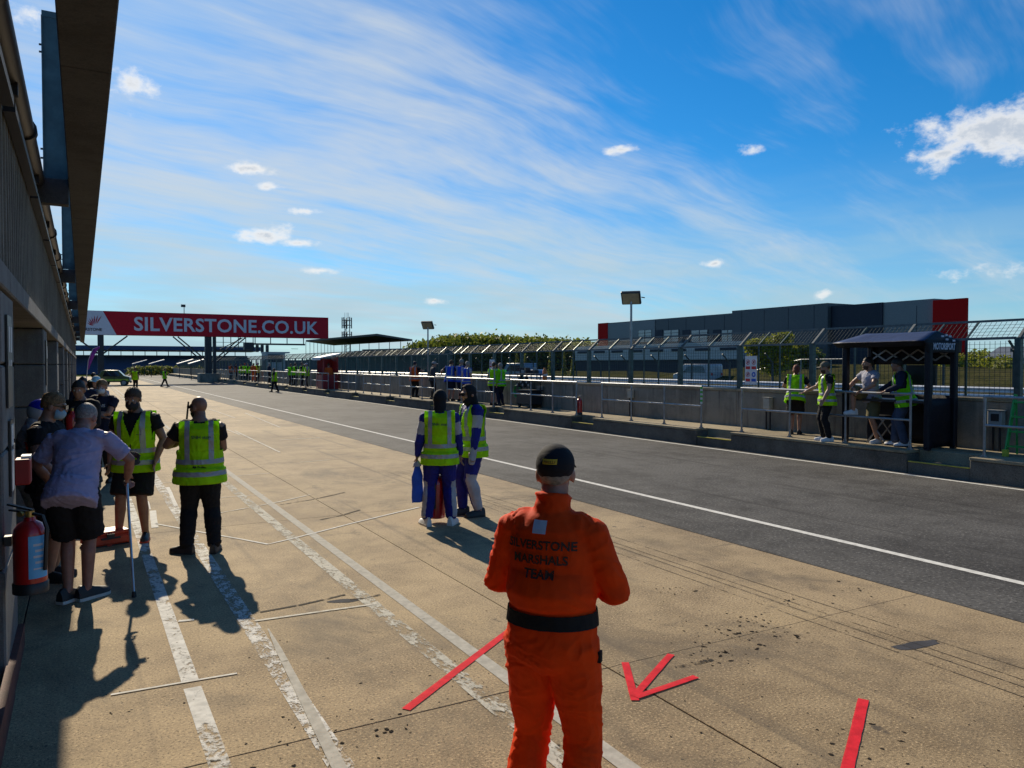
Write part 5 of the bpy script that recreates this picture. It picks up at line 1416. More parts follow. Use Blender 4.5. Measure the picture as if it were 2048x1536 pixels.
p = at_d(152, 11.2)
person('man all in black standing behind the group at the second garage pier', (p.x + .05, p.y, 0), 205, 1.83, 1.12, head=(10, 10), top='hoodie', top_mat=BLACK, sleeve=1.9, leg_mat=BLACK, hair='black', skin='tan', la=(.1, -.28, 1.1), ra=(-.1, -.3, 1.05), vox=.013, seed=61, fing=False)
p = at_d(206, 13.4)
I = person('man with folded arms, navy printed t-shirt and a white face mask', (p.x, p.y, 0), 206, 1.80, 1.08, head=(0, 6), top_mat=NAVY, leg_mat=BLACK, hair='sandy', skin='fair', mask=mat('mask_white', (.55, .6, .65), .8),
           la=(-.10, -.22, 1.17), lpole=(.8, -.1, -.6), ra=(.10, -.25, 1.13), rpole=(-.8, -.1, -.6), vox=.013, seed=65, fing=False)
decal(I['objs']['t_shirt'], 'VANS', .05, I['objs']['t_shirt'].data, I['sp'](.36), I['Ft'], I['U'], LET_W, .02, width=.19)
G1 = 'people along the garages'
for i, (u, d, az, kw, lab) in enumerate([
    (166, 17.0, 190, dict(top_mat=NAVY, hair='black', top='jacket', sleeve=1.9), 'man in a dark jacket furthest to the left of the garage crowd'),
    (194, 17.5, 215, dict(top_mat=GREYT, cap=cloth('cap_pale_blue', (.35, .6, .7)), leg_mat=NAVY), 'man with a pale blue cap behind the man with folded arms'),
    (186, 29.0, 30, dict(top_mat=BLACK, hair='black', leg_mat=DENIM), 'person in a black t-shirt and jeans far back by the feather flag')]):
    p = at_d(u, d); person(lab, (p.x, p.y, 0), az, random.uniform(1.72, 1.84), 1.05, vox=.018, fing=False, group=G1, seed=70 + i, **kw)
# ---- people in the lane
G2 = 'people walking in the pit lane'
p = at_d(270, 62); person('distant marshal in a yellow vest standing beyond the bearded man', (p.x, p.y, 0), 20, 1.8, 1.05, vest=HV, vox=.028, fing=False, tape=False, group=G2, seed=81)
p = at_d(329, 69); person('small distant figure in a green vest striding across the lane', (p.x, p.y, 0), 75, 1.74, 1.0, vest=HVG, vox=.028, fing=False, tape=False, group=G2, seed=82, L=(.08, -.32, 0, 0), R=(-.08, .34, .02, 0))
p = at_d(549, 57); person('marshal in a yellow vest walking along the lane near the railings', (p.x, p.y, 0), -60, 1.78, 1.1, vest=HV, vox=.026, fing=False, tape=False, group=G2, seed=83, L=(.1, -.2, 0, 0), R=(-.1, .22, .01, 0), ra=(-.3, -.25, 1.15))
# ---- people on the platform
G3 = 'people on the platform by the pit wall'
def plat_person(u, X, az, lab, **kw):
    return person(lab, (X, atX(u, X), KZ - (0 if X < 14.02 else .004)), az, group=G3, **kw)
F_ = dict(fing=False, vox=.026, tape=False)
plat_person(461, 14.4, 60, 'orange vested marshal at the left end of the far platform group', H=1.74, vest=HVO, seed=91, **F_)
plat_person(471, 14.7, 100, 'marshal in bright orange, second of the far platform group', H=1.78, vest=HVO, seed=92, **F_)
plat_person(481, 14.3, 80, 'yellow green vested person in the middle of the far platform group', H=1.7, vest=HV, seed=93, **F_)
plat_person(489, 14.6, 40, 'orange capped person in a yellow vest in the far platform group', H=1.78, vest=HV, cap=REDC, seed=94, **F_)
plat_person(496, 14.2, 200, 'person in black and yellow at the right of the far platform group', H=1.74, vest=HVG, seed=95, **F_)
plat_person(507, 14.2, 30, 'marshal in full orange red overalls on the far platform', H=1.78, suit=HVO, cap=NAVY, seed=96, **F_)
plat_person(514, 14.7, 70, 'person with a white cap and yellow vest beside the orange marshal', H=1.84, vest=HV, cap=SUITW, seed=97, **F_)
plat_person(538, 14.5, 80, 'lone person in a navy jacket on the far platform', H=1.78, top='jacket', top_mat=NAVY, sleeve=1.9, hair='grey', seed=98, **F_)
plat_person(581, 14.4, 60, 'person in a bright green vest left of the red booth, nearer the edge', H=1.72, vest=HVG, seed=99, **F_)
plat_person(590, 14.6, 75, 'second person in a bright green vest left of the red booth', H=1.76, vest=HVG, seed=100, **F_)
plat_person(603, 14.7, 110, 'dark haired person in a yellow vest between the green vests and the booth', H=1.82, vest=HV, hair='black', seed=101, **F_)
plat_person(614, 14.5, -80, 'person with a white cap and yellow vest just left of the booth', H=1.76, vest=HV, cap=SUITW, top_mat=GREYT, seed=102, **F_)
plat_person(645, 14.45, 60, 'dark clothed person standing inside the red booth', H=1.70, top_mat=BLACK, seed=103, **F_)
plat_person(657, 14.35, 20, 'person in an orange jacket inside the red booth', H=1.72, top='jacket', top_mat=HVO, sleeve=1.9, seed=104, **F_)
M_ = dict(fing=False, vox=.018)
plat_person(829, 14.5, 55, 'marshal in an orange vest holding up a slim board on the platform', H=1.8, girth=1.1, vest=HVO, cap=NAVY, seed=111, ra=(-.32, -.32, 1.30), **M_)
plat_person(864, 14.3, 100, 'person in a black and white jacket with a grey cap on the platform', H=1.80, top='jacket', top_mat=DGREY, sleeve=1.9, cap=cloth('cap_grey', (.30, .31, .33)), seed=112, lean=6, **M_)
plat_person(900, 14.45, 50, 'man in a blue vest reaching out to the left along the rail', H=1.86, girth=1.1, vest=HVB, top_mat=NAVY, leg_mat=NAVY, legs='shorts', lean=10, la=(.52, -.25, 1.15), seed=113, **M_)
plat_person(922, 14.75, 60, 'taller man in a blue vest at the wall, behind the goggled person', H=1.88, vest=HVB, top_mat=NAVY, hair='grey', leg_mat=NAVY, legs='shorts', seed=114, **M_)
plat_person(934, 14.35, 70, 'shorter man in a blue vest beside the tall one', H=1.78, vest=HVB, top_mat=GREYT, hair='grey', legs='shorts', leg_mat=NAVY, seed=115, **M_)
plat_person(987, 14.35, 60, 'person in a yellow vest and shorts, left of the pair by the rail', H=1.74, vest=HV, top_mat=GREYT, legs='shorts', leg_mat=NAVY, hair='brown', seed=116, **M_)
plat_person(1002, 14.6, -20, 'person in a green yellow vest, right of the pair by the rail', H=1.70, vest=HVG, top_mat=HVG, sleeve=1.9, leg_mat=NAVY, hair='grey', seed=117, ra=(-.2, -.3, 1.1), **M_)
N_ = dict(vox=.0125)
plat_person(1592, 14.62, 55, 'red haired person in a yellow vest and shorts leaning on the pit wall', H=1.70, lean=20, hip=(0, .12, -.02), vest=HV, top_mat=BLACK, legs='shorts', leg_mat=BLACK, hair='red', hair_style='long', la=(.2, -.42, 1.12), ra=(-.22, -.42, 1.12), R=(-.09, .05, 0, -5), L=(.08, .1, 0, 5), seed=121, **N_)
plat_person(1655, 13.80, -55, 'man in a grey cap, yellow vest and black trousers on the platform edge', H=1.70, vest=HV, top_mat=BLACK, leg_mat=BLACK, cap=cloth('cap_olive', (.13, .12, .09)), hair='brown', beard='brown', shoe=SHOE_W, sole=SOLE_W, head=(-6, 6), ra=(-.36, -.36, 1.08), rpole=(-.4, .3, -.9), la=(.27, -.16, .92), L=(.09, .03, 0, 8), R=(-.09, -.04, 0, -20), seed=122, **N_)
plat_person(1745, 14.30, -72, 'man in a grey t-shirt and shorts with one foot up on the rail', H=1.80, girth=1.04, lean=6, top_mat=GREYT, legs='shorts', leg_mat=OLIVE, hair='black', hair_style='short', beard='brown', skin='fair', head=(-12, 0), R=(-.12, -.34, .58, -10), L=(.1, .06, 0, 8), ra=(-.30, -.34, 1.10), la=(.16, -.36, 1.07), lpole=(.8, .4, .1), rpole=(-.8, .4, 0), shoe=SHOE_W, sole=SOLE_W, seed=123, **N_)
plat_person(1806, 14.27, -34, 'man in a navy hooded top, yellow vest and jeans leaning on the rail', H=1.80, girth=1.08, lean=10, hip=(0, .05, -.01), vest=HVG, top='hoodie', top_mat=NAVY, sleeve=1.92, leg_mat=DENIM, hair='black', skin='tan', head=(-20, 8), la=(.34, -.30, 1.08), ra=(-.02, -.42, 1.08), L=(.09, .05, 0, 5), R=(-.1, -.12, 0, -15), shoe=SHOE_W, sole=SOLE_B, flare=.02, seed=124, **N_)
# ================================================================== SMALL THINGS
BRASS = mat('brass', (.5, .36, .12), .35, .8); LBL = mat('label_blue', (.10, .42, .75), .5); BLKP = mat('plastic_black', (.018, .018, .02), .45)
def extinguisher(loc, rz, label, s=1.0, lbl=None, base=True):
    e = thing('fire_extinguisher', label, 'extinguisher', loc, rz, 'fire extinguishers'); e.scale = (s, s, s)
    b = MB().lathe([(.080, .05), (.088, .055), (.088, .40), (.082, .44), (.062, .475), (.034, .495), (.028, .52)], 24)
    b.build('cylinder', MATS['red_gloss'], e, smooth=True)
    if base: MB().lathe([(.088, 0), (.094, .004), (.094, .07), (.090, .075)], 24).build('base_cup', BLKP, e, smooth=True)
    MB().cyl((0, 0, .515), (0, 0, .56), .024, n=12).build('valve', BRASS, e, smooth=True)
    MB().bar((-.02, 0, .565), (.13, 0, .605), .022, .012).build('lever', BLKP, e); MB().bar((-.02, 0, .55), (.12, 0, .565), .022, .012).build('carry_handle', BLKP, e)
    MB().path([(-.02, 0, .54), (-.09, .02, .53), (-.115, .02, .45), (-.108, .02, .3), (-.102, .02, .16)], .012, 8).build('hose', BLKP, e, smooth=True)
    MB().cyl((.03, .026, .545), (.03, .045, .545), .018, n=10).build('gauge', BRASS, e, smooth=True)
    if lbl is not None:
        b = MB(); n = 8; vs = []
        for i in range(n + 1):
            a = lbl + rad(-38) + rad(76) * i / n
            for z in (.11, .40): vs.append((.0893 * math.cos(a), .0893 * math.sin(a), z))
        b.add(vs, [(2 * i, 2 * i + 2, 2 * i + 3, 2 * i + 1) for i in range(n)]); lo = b.build('label_band', LBL, e, smooth=True)
        for j in range(5):
            vs = []
            for i in range(5):
                a = lbl + rad(-22 + (j % 2) * 6) + rad(34) * i / 4
                for z in (.17 + j * .04, .17 + j * .04 + (.016 if j else .01)): vs.append((.0899 * math.cos(a), .0899 * math.sin(a), z))
            MB().add(vs, [(2 * i, 2 * i + 2, 2 * i + 3, 2 * i + 1) for i in range(4)]).build('printed_line', LET_W, lo)
    return e
p = at_d(63, 4.75)
extinguisher((WX + .135, p.y, .64), 2.6, 'large red fire extinguisher with a blue label hung on the nearest garage pier', 1.05, lbl=rad(-55) - 2.6).scale.z = .90
MB().bb(WX + .002, WX + .04, p.y - .02, p.y + .04, .94, 1.0).build('wall_hook', BLKP, None)
hk = bpy.data.objects['wall_hook']; tag(hk, 'black hook plate holding the large extinguisher to the pier', 'hook')
p = at_d(131, 10.9)
extinguisher((WX + .30, p.y + .15, .86), .3, 'red fire extinguisher seen between the heads at the second pier', 1.0)
st = thing('extinguisher_stand', 'dark steel stand under the extinguisher at the second pier', 'stand', (WX + .30, p.y + .15, 0))
MB().bb(-.12, .12, -.12, .12, .835, .858).build('shelf', BLKP, st)
for a, b in ((-1, -1), (1, -1), (-1, 1), (1, 1)): MB().bar((a * .1, b * .1, 0), (a * .1, b * .1, .835), .025, .025).build('leg', BLKP, st)
p = gp(876, 1046); extinguisher((p.x, p.y + .05, 0), 1.2, 'red fire extinguisher standing between the legs of the blue overalls pair', 1.25, base=False)
y = atX(1160, 14.05)
extinguisher((14.03, y, KZ), .4, 'right one of two red extinguishers standing on the platform step', 1.05); extinguisher((14.2, y + .26, KZ), .9, 'left one of two red extinguishers standing on the platform step', 1.05)
# blue folded flag carried by the nearer of the blue pair
fl = thing('blue_flag_bag', 'blue and white flag bag hanging from the hand of the blue overalls person', 'flag', FLAGW - Vector((0, 0, .62)))
b = MB(); n = 10; vs = []
for j in range(8):
    z = .04 + .46 * j / 7
    for i in range(n):
        a = 2 * math.pi * i / n; r = (.10 - .05 * max(0, (j - 5)) / 2); vs.append((math.cos(a) * r * .75, math.sin(a) * r * .30 + .01 * math.sin(j * 2 + i), z + .008 * math.sin(i * 2.1)))
b.add(vs, [(j * n + i, j * n + (i + 1) % n, (j + 1) * n + (i + 1) % n, (j + 1) * n + i) for j in range(7) for i in range(n)] + [tuple(range(n - 1, -1, -1)), tuple(range(7 * n, 8 * n))])
b.build('cloth', cloth('flag_blue', (.03, .10, .50)), fl, smooth=True)
MB().lathe([(.055, .50), (.05, .53), (.02, .57)], 10).build('white_top', SUITW, fl, smooth=True); MB().cyl((0, 0, .56), (0, 0, .66), .012, n=8).build('stick', BLKP, fl)
# orange case on the ground by the man in shorts
p = gp(212, 1088); oc = thing('orange_case', 'low orange red case lying on the concrete behind the crutch', 'case', (p.x, p.y, 0), .3)
RC = mat('case_red', (.55, .05, .015), .45)
MB().box((0, 0, .065), (.46, .30, .11)).build('shell', RC, oc, bevel=.02); MB().box((0, 0, .14), (.44, .28, .045)).build('lid', RC, oc, bevel=.015); MB().box((0, -.155, .12), (.08, .015, .04)).build('latch', BLKP, oc); MB().box((0, 0, .006), (.44, .28, .012)).build('foot', BLKP, oc)
MB().bar((-.1, -.16, .09), (.1, -.16, .09), .02, .02).build('handle', BLKP, oc)

# ---- gazebo on the platform
GZ_D = cloth('gazebo_navy', (.009, .010, .016), .55, .06, .3); GZ_L = cloth('gazebo_roof', (.03, .045, .11), .5, .08, .3); GZ_P = mat('gazebo_pole', (.03, .032, .04), .45, .4); PEW = mat('print_pale', (.45, .5, .6), .6)
x0, x1, y0_, y1_ = 13.98, 14.80, 8.86, 10.66
gz = thing('gazebo', 'black and navy team gazebo with a pitched roof on the platform at the right', 'gazebo', (14.5, 9.6, KZ))
def gz_(v): return (v[0] - 14.5, v[1] - 9.6, v[2] - KZ)
EZ, RZ = 2.47, 2.70
for (x, y) in ((x0, y0_), (x0, y1_), (x1, y0_), (x1, y1_)):
    MB().bb(*[q for q in (x - .045 - 14.5, x + .045 - 14.5, y - .045 - 9.6, y + .045 - 9.6, 0, EZ - KZ + .02)]).build('leg', GZ_P, gz)
    MB().bb(x - .06 - 14.5, x + .06 - 14.5, y - .058 - 9.6, y + .058 - 9.6, .02, EZ - KZ).build('leg_sleeve', GZ_D, gz, bevel=.02)
ov = .16; xm = 14.4
def quad_cloth(P, name, m, sag=.02, nx=10, ny=6, th=.006):
    P = [Vector(gz_(p)) for p in P]; vs = []
    for j in range(ny + 1):
        for i in range(nx + 1):
            s, t = i / nx, j / ny; q = (P[0] * (1 - s) + P[1] * s) * (1 - t) + (P[3] * (1 - s) + P[2] * s) * t
            q.z -= sag * (4 * s * (1 - s)) * (.4 + .6 * math.sin(math.pi * t)) ; q += Vector((1, 1, 1)) * .006 * noise.noise(q * 5); vs.append(q)
    o = MB().add(vs, [(j * (nx + 1) + i, j * (nx + 1) + i + 1, (j + 1) * (nx + 1) + i + 1, (j + 1) * (nx + 1) + i) for j in range(ny) for i in range(nx)]).build(name, m, gz, smooth=True)
    s_ = o.modifiers.new('thickness', 'SOLIDIFY'); s_.thickness = th; return o
a0, a1, b0, b1 = x0 - ov - .06, x1 + ov, y0_ - .05, y1_ + .16
roof_f = quad_cloth([(a0, b1, EZ + .03), (a0, b0, EZ + .03), (xm, b0 + .15, RZ), (xm, b1 - .3, RZ)], 'roof_panel', GZ_L)
quad_cloth([(a1, b0, EZ + .03), (a1, b1, EZ + .03), (xm, b1 - .3, RZ), (xm, b0 + .15, RZ)], 'roof_panel', GZ_L)
quad_cloth([(a0, b0, EZ + .03), (a1, b0, EZ + .03), (xm + .01, b0 + .15, RZ), (xm - .01, b0 + .15, RZ)], 'roof_end', GZ_D, .0)
quad_cloth([(a0, b1, EZ + .03), (a1, b1, EZ + .03), (xm + .01, b1 - .3, RZ), (xm - .01, b1 - .3, RZ)], 'roof_end', GZ_D, .0)
quad_cloth([(a0 + .1, b1 - .05, EZ - .07), (a0 + .1, b0, EZ - .07), (a0, b0, EZ + .028), (a0, b1, EZ + .028)], 'valance', GZ_D, .0)
quad_cloth([(a0 + .1, b0 + .005, EZ - .20), (a1, b0 + .005, EZ - .20), (a1, b0 - .005, EZ + .028), (a0, b0 - .005, EZ + .028)], 'valance', GZ_D, .0)
quad_cloth([(x1 + .02, y1_, KZ + .05), (x1 + .02, y0_, KZ + .05), (x1 + .02, y0_, KZ + 1.02), (x1 + .02, y1_, KZ + 1.02)], 'back_sheet', GZ_D, .0)
quad_cloth([(x0 + .05, y0_ + .02, KZ + .04), (x1, y0_ + .02, KZ + .04), (x1, y0_ + .02, KZ + .98), (x0 + .05, y0_ + .02, KZ + .98)], 'side_sheet', GZ_D, .0)
quad_cloth([(x1 + .02, y1_, EZ - .42), (x1 + .02, y0_, EZ - .42), (x1 + .02, y0_, EZ), (x1 + .02, y1_, EZ)], 'back_sheet', GZ_D, .0)
MB().bb(x0 + .1 - 14.5, x1 - .02 - 14.5, y0_ + .08 - 9.6, y1_ - .08 - 9.6, .88, .93).build('counter', BLKP, gz)
for i in range(5):      # folding scissor frame under the eaves
    ya = y0_ + (y1_ - y0_) * i / 5; yb = y0_ + (y1_ - y0_) * (i + 1) / 5
    for q in ((EZ - .12, EZ - .34), (EZ - .34, EZ - .12)): MB().bar(gz_((x1 - .03, ya, q[0])), gz_((x1 - .03, yb, q[1])), .02, .03).build('truss_bar', MATS['galv'], gz)
for (s, t) in (((x0, y0_), (x1, y0_)), ((x0, y1_), (x1, y1_))): MB().bar(gz_((*s, EZ - .05)), gz_((*t, EZ - .05)), .03, .03).build('truss_bar', GZ_P, gz)
MB().box(gz_((x1 - .18, y0_ + .55, KZ + 1.42)), (.06, .62, .40)).build('monitor', BLKP, gz)
me = text_mesh('MOTORSPORT', .17, .006, 0); 
for v in me.vertices: x, z = v.co.x, v.co.y; v.co = Vector(gz_((14.37 + x * .62, b0 - .016, EZ - .08 + z)))
me.materials.clear(); me.materials.append(PEW); place('lettering', me, gz)
for i, (dx, dz) in enumerate(((-.12, .14), (0, .16), (.12, .14), (.02, .08), (.24, .06))): MB().box(gz_((14.42 + dx, b0 - .02, EZ + dz - .02)), (.08, .01, .035)).build('emblem_bar', PEW, gz)
fc = thing('folding_stool', 'dark folding stool with crossed legs under the gazebo', 'stool', (14.45, 10.15, KZ))
for x in (-.18, .18):
    MB().bar((x, -.24, 0), (x, .2, .55), .025, .025).build('leg', MATS['galv'], fc); MB().bar((x + .026, .24, 0), (x + .026, -.2, .55), .025, .025).build('leg', MATS['galv'], fc)
MB().box((0.01, 0, .565), (.42, .42, .025)).build('seat', BLKP, fc)

# ---- red booth
by = atX(655, 14.4); bt = thing('red_booth', 'small red marshal booth with a white mono-pitch roof on the platform', 'booth', (14.4, by, KZ))
RB = mat('booth_red', (.30, .012, .015), .5); WB = mat('booth_white', (.70, .69, .70), .5)
MB().bb(-.5, .5, -.75, -.70, 0, .95).build('panel', RB, bt); MB().bb(-.5, .5, .70, .75, 0, 2.0).build('panel', RB, bt); MB().bb(.46, .5, -.695, .695, 0, 2.1).build('panel', RB, bt); MB().bb(-.5, -.46, -.695, .695, 0, .95).build('panel', RB, bt)
for x, y in ((-.48, -.73), (-.48, .73), (.48, -.73)): MB().bb(x - .03, x + .03, y - .03, y + .03, .95, 2.1).build('corner_post', RB, bt)
MB().add([(-.75, -.95, 2.02), (.62, -.95, 2.30), (.62, .95, 2.30), (-.75, .95, 2.02), (-.75, -.95, 2.10), (.62, -.95, 2.38), (.62, .95, 2.38), (-.75, .95, 2.10)], [(3, 2, 1, 0), (4, 5, 6, 7), (0, 1, 5, 4), (1, 2, 6, 5), (2, 3, 7, 6), (3, 0, 4, 7)]).build('roof', WB, bt)
MB().bb(-.78, -.74, -.96, .96, 1.92, 2.09).build('fascia', WB, bt)
# small shelters further on
for i, u in enumerate((279, 313, 370, 395)):
    Y = (150, 140, 128, 112)[i]; x = xY(u, Y); t = thing('far_shelter', ['white roofed shelter furthest left below the far grandstand', 'second white roofed shelter below the far grandstand', 'third white roofed shelter, left of the gantry leg', 'white roofed shelter right beside the gantry leg'][i], 'shelter', (x, Y, 0), 0, 'far shelters')
    for a in (-.8, .8): MB().bar((a, 0, 0), (a, 0, 2.3), .08, .08).build('post', MATS['catch_post'], t)
    MB().box((0, 0, 2.5), (2.4, 1.8, .1), 0, 0, -.3).build('roof', WB, t)
hd_ = leaf_cloud('far_hedge', [(xY(u, 160), 160, .8, 1.6, 1, 1.0) for u in range(265, 410, 8)], 2500, .22, MATS['leaf_hedge']); tag(hd_, 'low green hedge below the far grandstand', 'hedge', kind='stuff')

# ---- safety signs on the fence
def safety_sign(u, X, v0, v1, w, label):
    Y = atX(u, X); z0, z1 = hX(u, v1, X), hX(u, v0, X); s = thing('safety_sign', label, 'sign', (X, Y, z0), 0, 'safety signs on the fence'); h = z1 - z0
    MB().bb(-.006, .006, -w / 2, w / 2, 0, h).build('panel', WB, s)
    RD, BL = mat('sign_red', (.6, .02, .02), .5), mat('sign_blue', (.02, .10, .5), .5)
    for i in range(2):
        for j in range(2):
            cy, cz = (.25 if i else -.25) * w, h * (.72 if j else .28); m = BL if (i == 0 and j == 0) else RD; c = cz + h * .06; r = w * .17
            b = MB(); n = 18
            for k in range(n):
                a, a2 = 2 * math.pi * k / n, 2 * math.pi * (k + 1) / n
                if m is BL: b.add([(-.0075, cy, c), (-.0075, cy + r * math.cos(a), c + r * math.sin(a)), (-.0075, cy + r * math.cos(a2), c + r * math.sin(a2))], [(0, 1, 2)])
                else: b.add([(-.0075, cy + r * math.cos(a), c + r * math.sin(a)), (-.0075, cy + r * math.cos(a2), c + r * math.sin(a2)), (-.0075, cy + r * .78 * math.cos(a2), c + r * .78 * math.sin(a2)), (-.0075, cy + r * .78 * math.cos(a), c + r * .78 * math.sin(a))], [(0, 1, 2, 3)])
            if m is RD: b.bar((-.0085, cy - r * .6, c + r * .6), (-.0085, cy + r * .6, c - r * .6), .002, .016)
            b.build('symbol', m, s)
            MB().bb(-.0085, -.007, cy - r * .35, cy + r * .35, c - r * .4, c + r * .4).build('pictogram', WB if m is BL else BLKP, s)
            MB().bb(-.008, -.0065, cy - w * .19, cy + w * .19, cz - h * .19, cz - h * .09).build('caption_bar', m, s)
    return s
safety_sign(1502, 15.20, 712, 768, .40, 'white safety sign with four round symbols on the fence post by the tree')
safety_sign(984, 15.20, 719, 752, .42, 'more distant white safety sign on the fence, above the pair in vests')
# ---- boxes along the pit wall
GB = mat('box_grey', (.33, .33, .31), .5); CRM = mat('box_cream', (.42, .40, .33), .5)
def wall_box(u, v0, v1, w, label, m, screen=False, legs=True):
    Y = atX(u, WLX - .1); z1, z0 = hX(u, v0, WLX - .1), hX(u, v1, WLX - .1)
    o = thing('junction_box', label, 'junction box', (WLX - .02, Y, KZ), 0, 'boxes on the pit wall')
    MB().bb(-.14, 0, -w / 2, w / 2, z0 - KZ, z1 - KZ).build('case', m, o, bevel=.012)
    if screen: MB().bb(-.146, -.141, -w * .32, w * .25, z1 - KZ - .19, z1 - KZ - .05).build('screen', BLKP, o)
    MB().bb(-.155, .0, -w / 2 - .01, w / 2 + .01, z1 - KZ + .001, z1 - KZ + .02).build('hood', m, o)
    if legs:
        for dy in (-.06, .06): MB().bar((-.06, dy, 0), (-.06, dy, z0 - KZ), .03, .03).build('conduit', BLKP, o)
wall_box(1994, 822, 850, .26, 'grey electrical box with a dark screen on the wall at the far right', GB, True)
wall_box(1536, 796, 818, .20, 'small cream junction box on the wall left of the red haired person', CRM)
wall_box(1261, 781, 796, .17, 'small pale junction box on the wall under the floodlight', CRM)
wall_box(1079, 773, 787, .22, 'grey box on the wall beside the black equipment trolley', GB)
wall_box(1037, 772, 787, .22, 'dark green box on the wall behind the pair in vests', mat('box_green', (.05, .09, .07), .5))
# ---- green step ladder at the right edge
GRN = mat('ladder_green', (.03, .33, .07), .45); YEL = mat('ladder_yellow', (.5, .5, .05), .5)
ly = atX(2050, 14.45); ld = thing('step_ladder', 'green step ladder with a yellow foot at the right edge of the platform', 'ladder', (14.45, ly, KZ), .15)
for a in (-.21, .21): MB().bar((-.1, a * 1.2, 0), (.12, a * .85, 1.1), .03, .06).build('stile', GRN, ld); MB().bar((.45, a * 1.2, 0), (.15, a * .85, 1.08), .03, .04).build('back_stile', GRN, ld)
for i in range(4): z = .18 + .26 * i; t = z / 1.1; MB().box((-.1 + .22 * t, 0, z), (.09, .46 - .1 * t, .03)).build('tread', GRN, ld)
MB().box((-.12, .24, .06), (.07, .09, .12)).build('foot', YEL, ld)
# ---- black equipment trolley and cone-like barrel on the wall
ty = atX(1058, 14.75); tr = thing('equipment_trolley', 'black trolley piled with wheels and gear against the pit wall', 'trolley', (14.75, ty, KZ))
MB().bb(-.25, .25, -.55, .55, .12, .62).build('body', BLKP, tr, bevel=.03); MB().bb(-.28, .28, -.58, .58, .63, .68).build('shelf', BLKP, tr)
for a in (-.5, .5):
    for c in (-.2, .2): MB().bar((c, a, .68), (c, a, 1.25), .03, .03).build('upright', BLKP, tr)
MB().bb(-.28, .28, -.58, .58, 1.25, 1.29).build('shelf', BLKP, tr)
for i in range(7):
    yy_, zz_ = -.42 + .14 * i, .86 + .12 * (i % 3); MB().cyl((-.27, yy_, zz_), (-.17, yy_, zz_), .10, n=14).build('tyre', RUB, tr, smooth=True); MB().cyl((-.285, yy_, zz_), (-.272, yy_, zz_), .045, n=10).build('hub', GB, tr, smooth=True)
for i in range(6): MB().box((random.uniform(-.1, .1), -.45 + .18 * i, 1.36 + .05 * (i % 2)), (.18, .13, .12 + .08 * (i % 2)), i).build('gear_box', [BLKP, GB, DGREY][i % 3], tr)
for a in (-.42, .42): MB().cyl((-.2, a, .07), (-.14, a, .07), .07, n=12).build('castor', RUB, tr, smooth=True)
cy = atX(1081, 15.05); cn = thing('orange_bollard', 'orange and brown bollard standing on the pit wall beside the trolley', 'bollard', (15.24, cy, WT)); OR_ = mat('cone_orange', (.6, .16, .02), .5)
MB().lathe([(.13, 0), (.13, .03), (.085, .05), (.08, .42), (.05, .46), (.03, .52)], 14).build('body', OR_, cn, smooth=True); MB().lathe([(.086, .2), (.087, .28)], 14).build('band', WB, cn, smooth=True)
gy = atX(1022, 14.7); gc = thing('green_hose_reel', 'bright green coiled hose hanging on the pit wall by the vested pair', 'hose', (15.06, gy, KZ + .45)); 
for i in range(5):
    MB().path([(-.03 - .018 * i, math.cos(a) * (.20 + .008 * i), math.sin(a) * .24 + .12) for a in [2 * math.pi * k / 20 for k in range(21)]], .016, 6).build('coil', GRN, gc, smooth=True)
# ---- feather flag by the garages
p = at_d(172, 40); ff = thing('feather_flag', 'purple feather flag on a curved pole beside the garages', 'flag', (p.x, p.y, 0)); PUR = cloth('flag_purple', (.28, .07, .38), .7, .3); 
zt = at_d(180, 40, 692).z
cpts = [(0, 0, 0), (.02, 0, zt * .45), (.10, 0, zt * .75), (.32, 0, zt * .95), (.64, 0, zt)]
MB().path(cpts, [.022, .02, .016, .012, .008], 8).build('pole', WB, ff, smooth=True)
vs = []
for i in range(11):
    t = i / 10; q = Vector((.05 + .57 * t ** 1.7, 0, zt * (.60 + .40 * (1 - (1 - t) ** 1.8)))); w_ = .05 + .20 * math.sin(math.pi * min(1, t * .9 + .05)); vs += [q, q + Vector((w_ * (1 - .6 * t), .03 * math.sin(i), -w_ * (.2 + .8 * t)))]
o = MB().add(vs, [(2 * i, 2 * i + 1, 2 * i + 3, 2 * i + 2) for i in range(10)]).build('sail', PUR, ff, smooth=True); o.modifiers.new('t', 'SOLIDIFY').thickness = .004
MB().cyl((0, 0, 0), (0, 0, .05), .22, n=14).build('base', BLKP, ff)

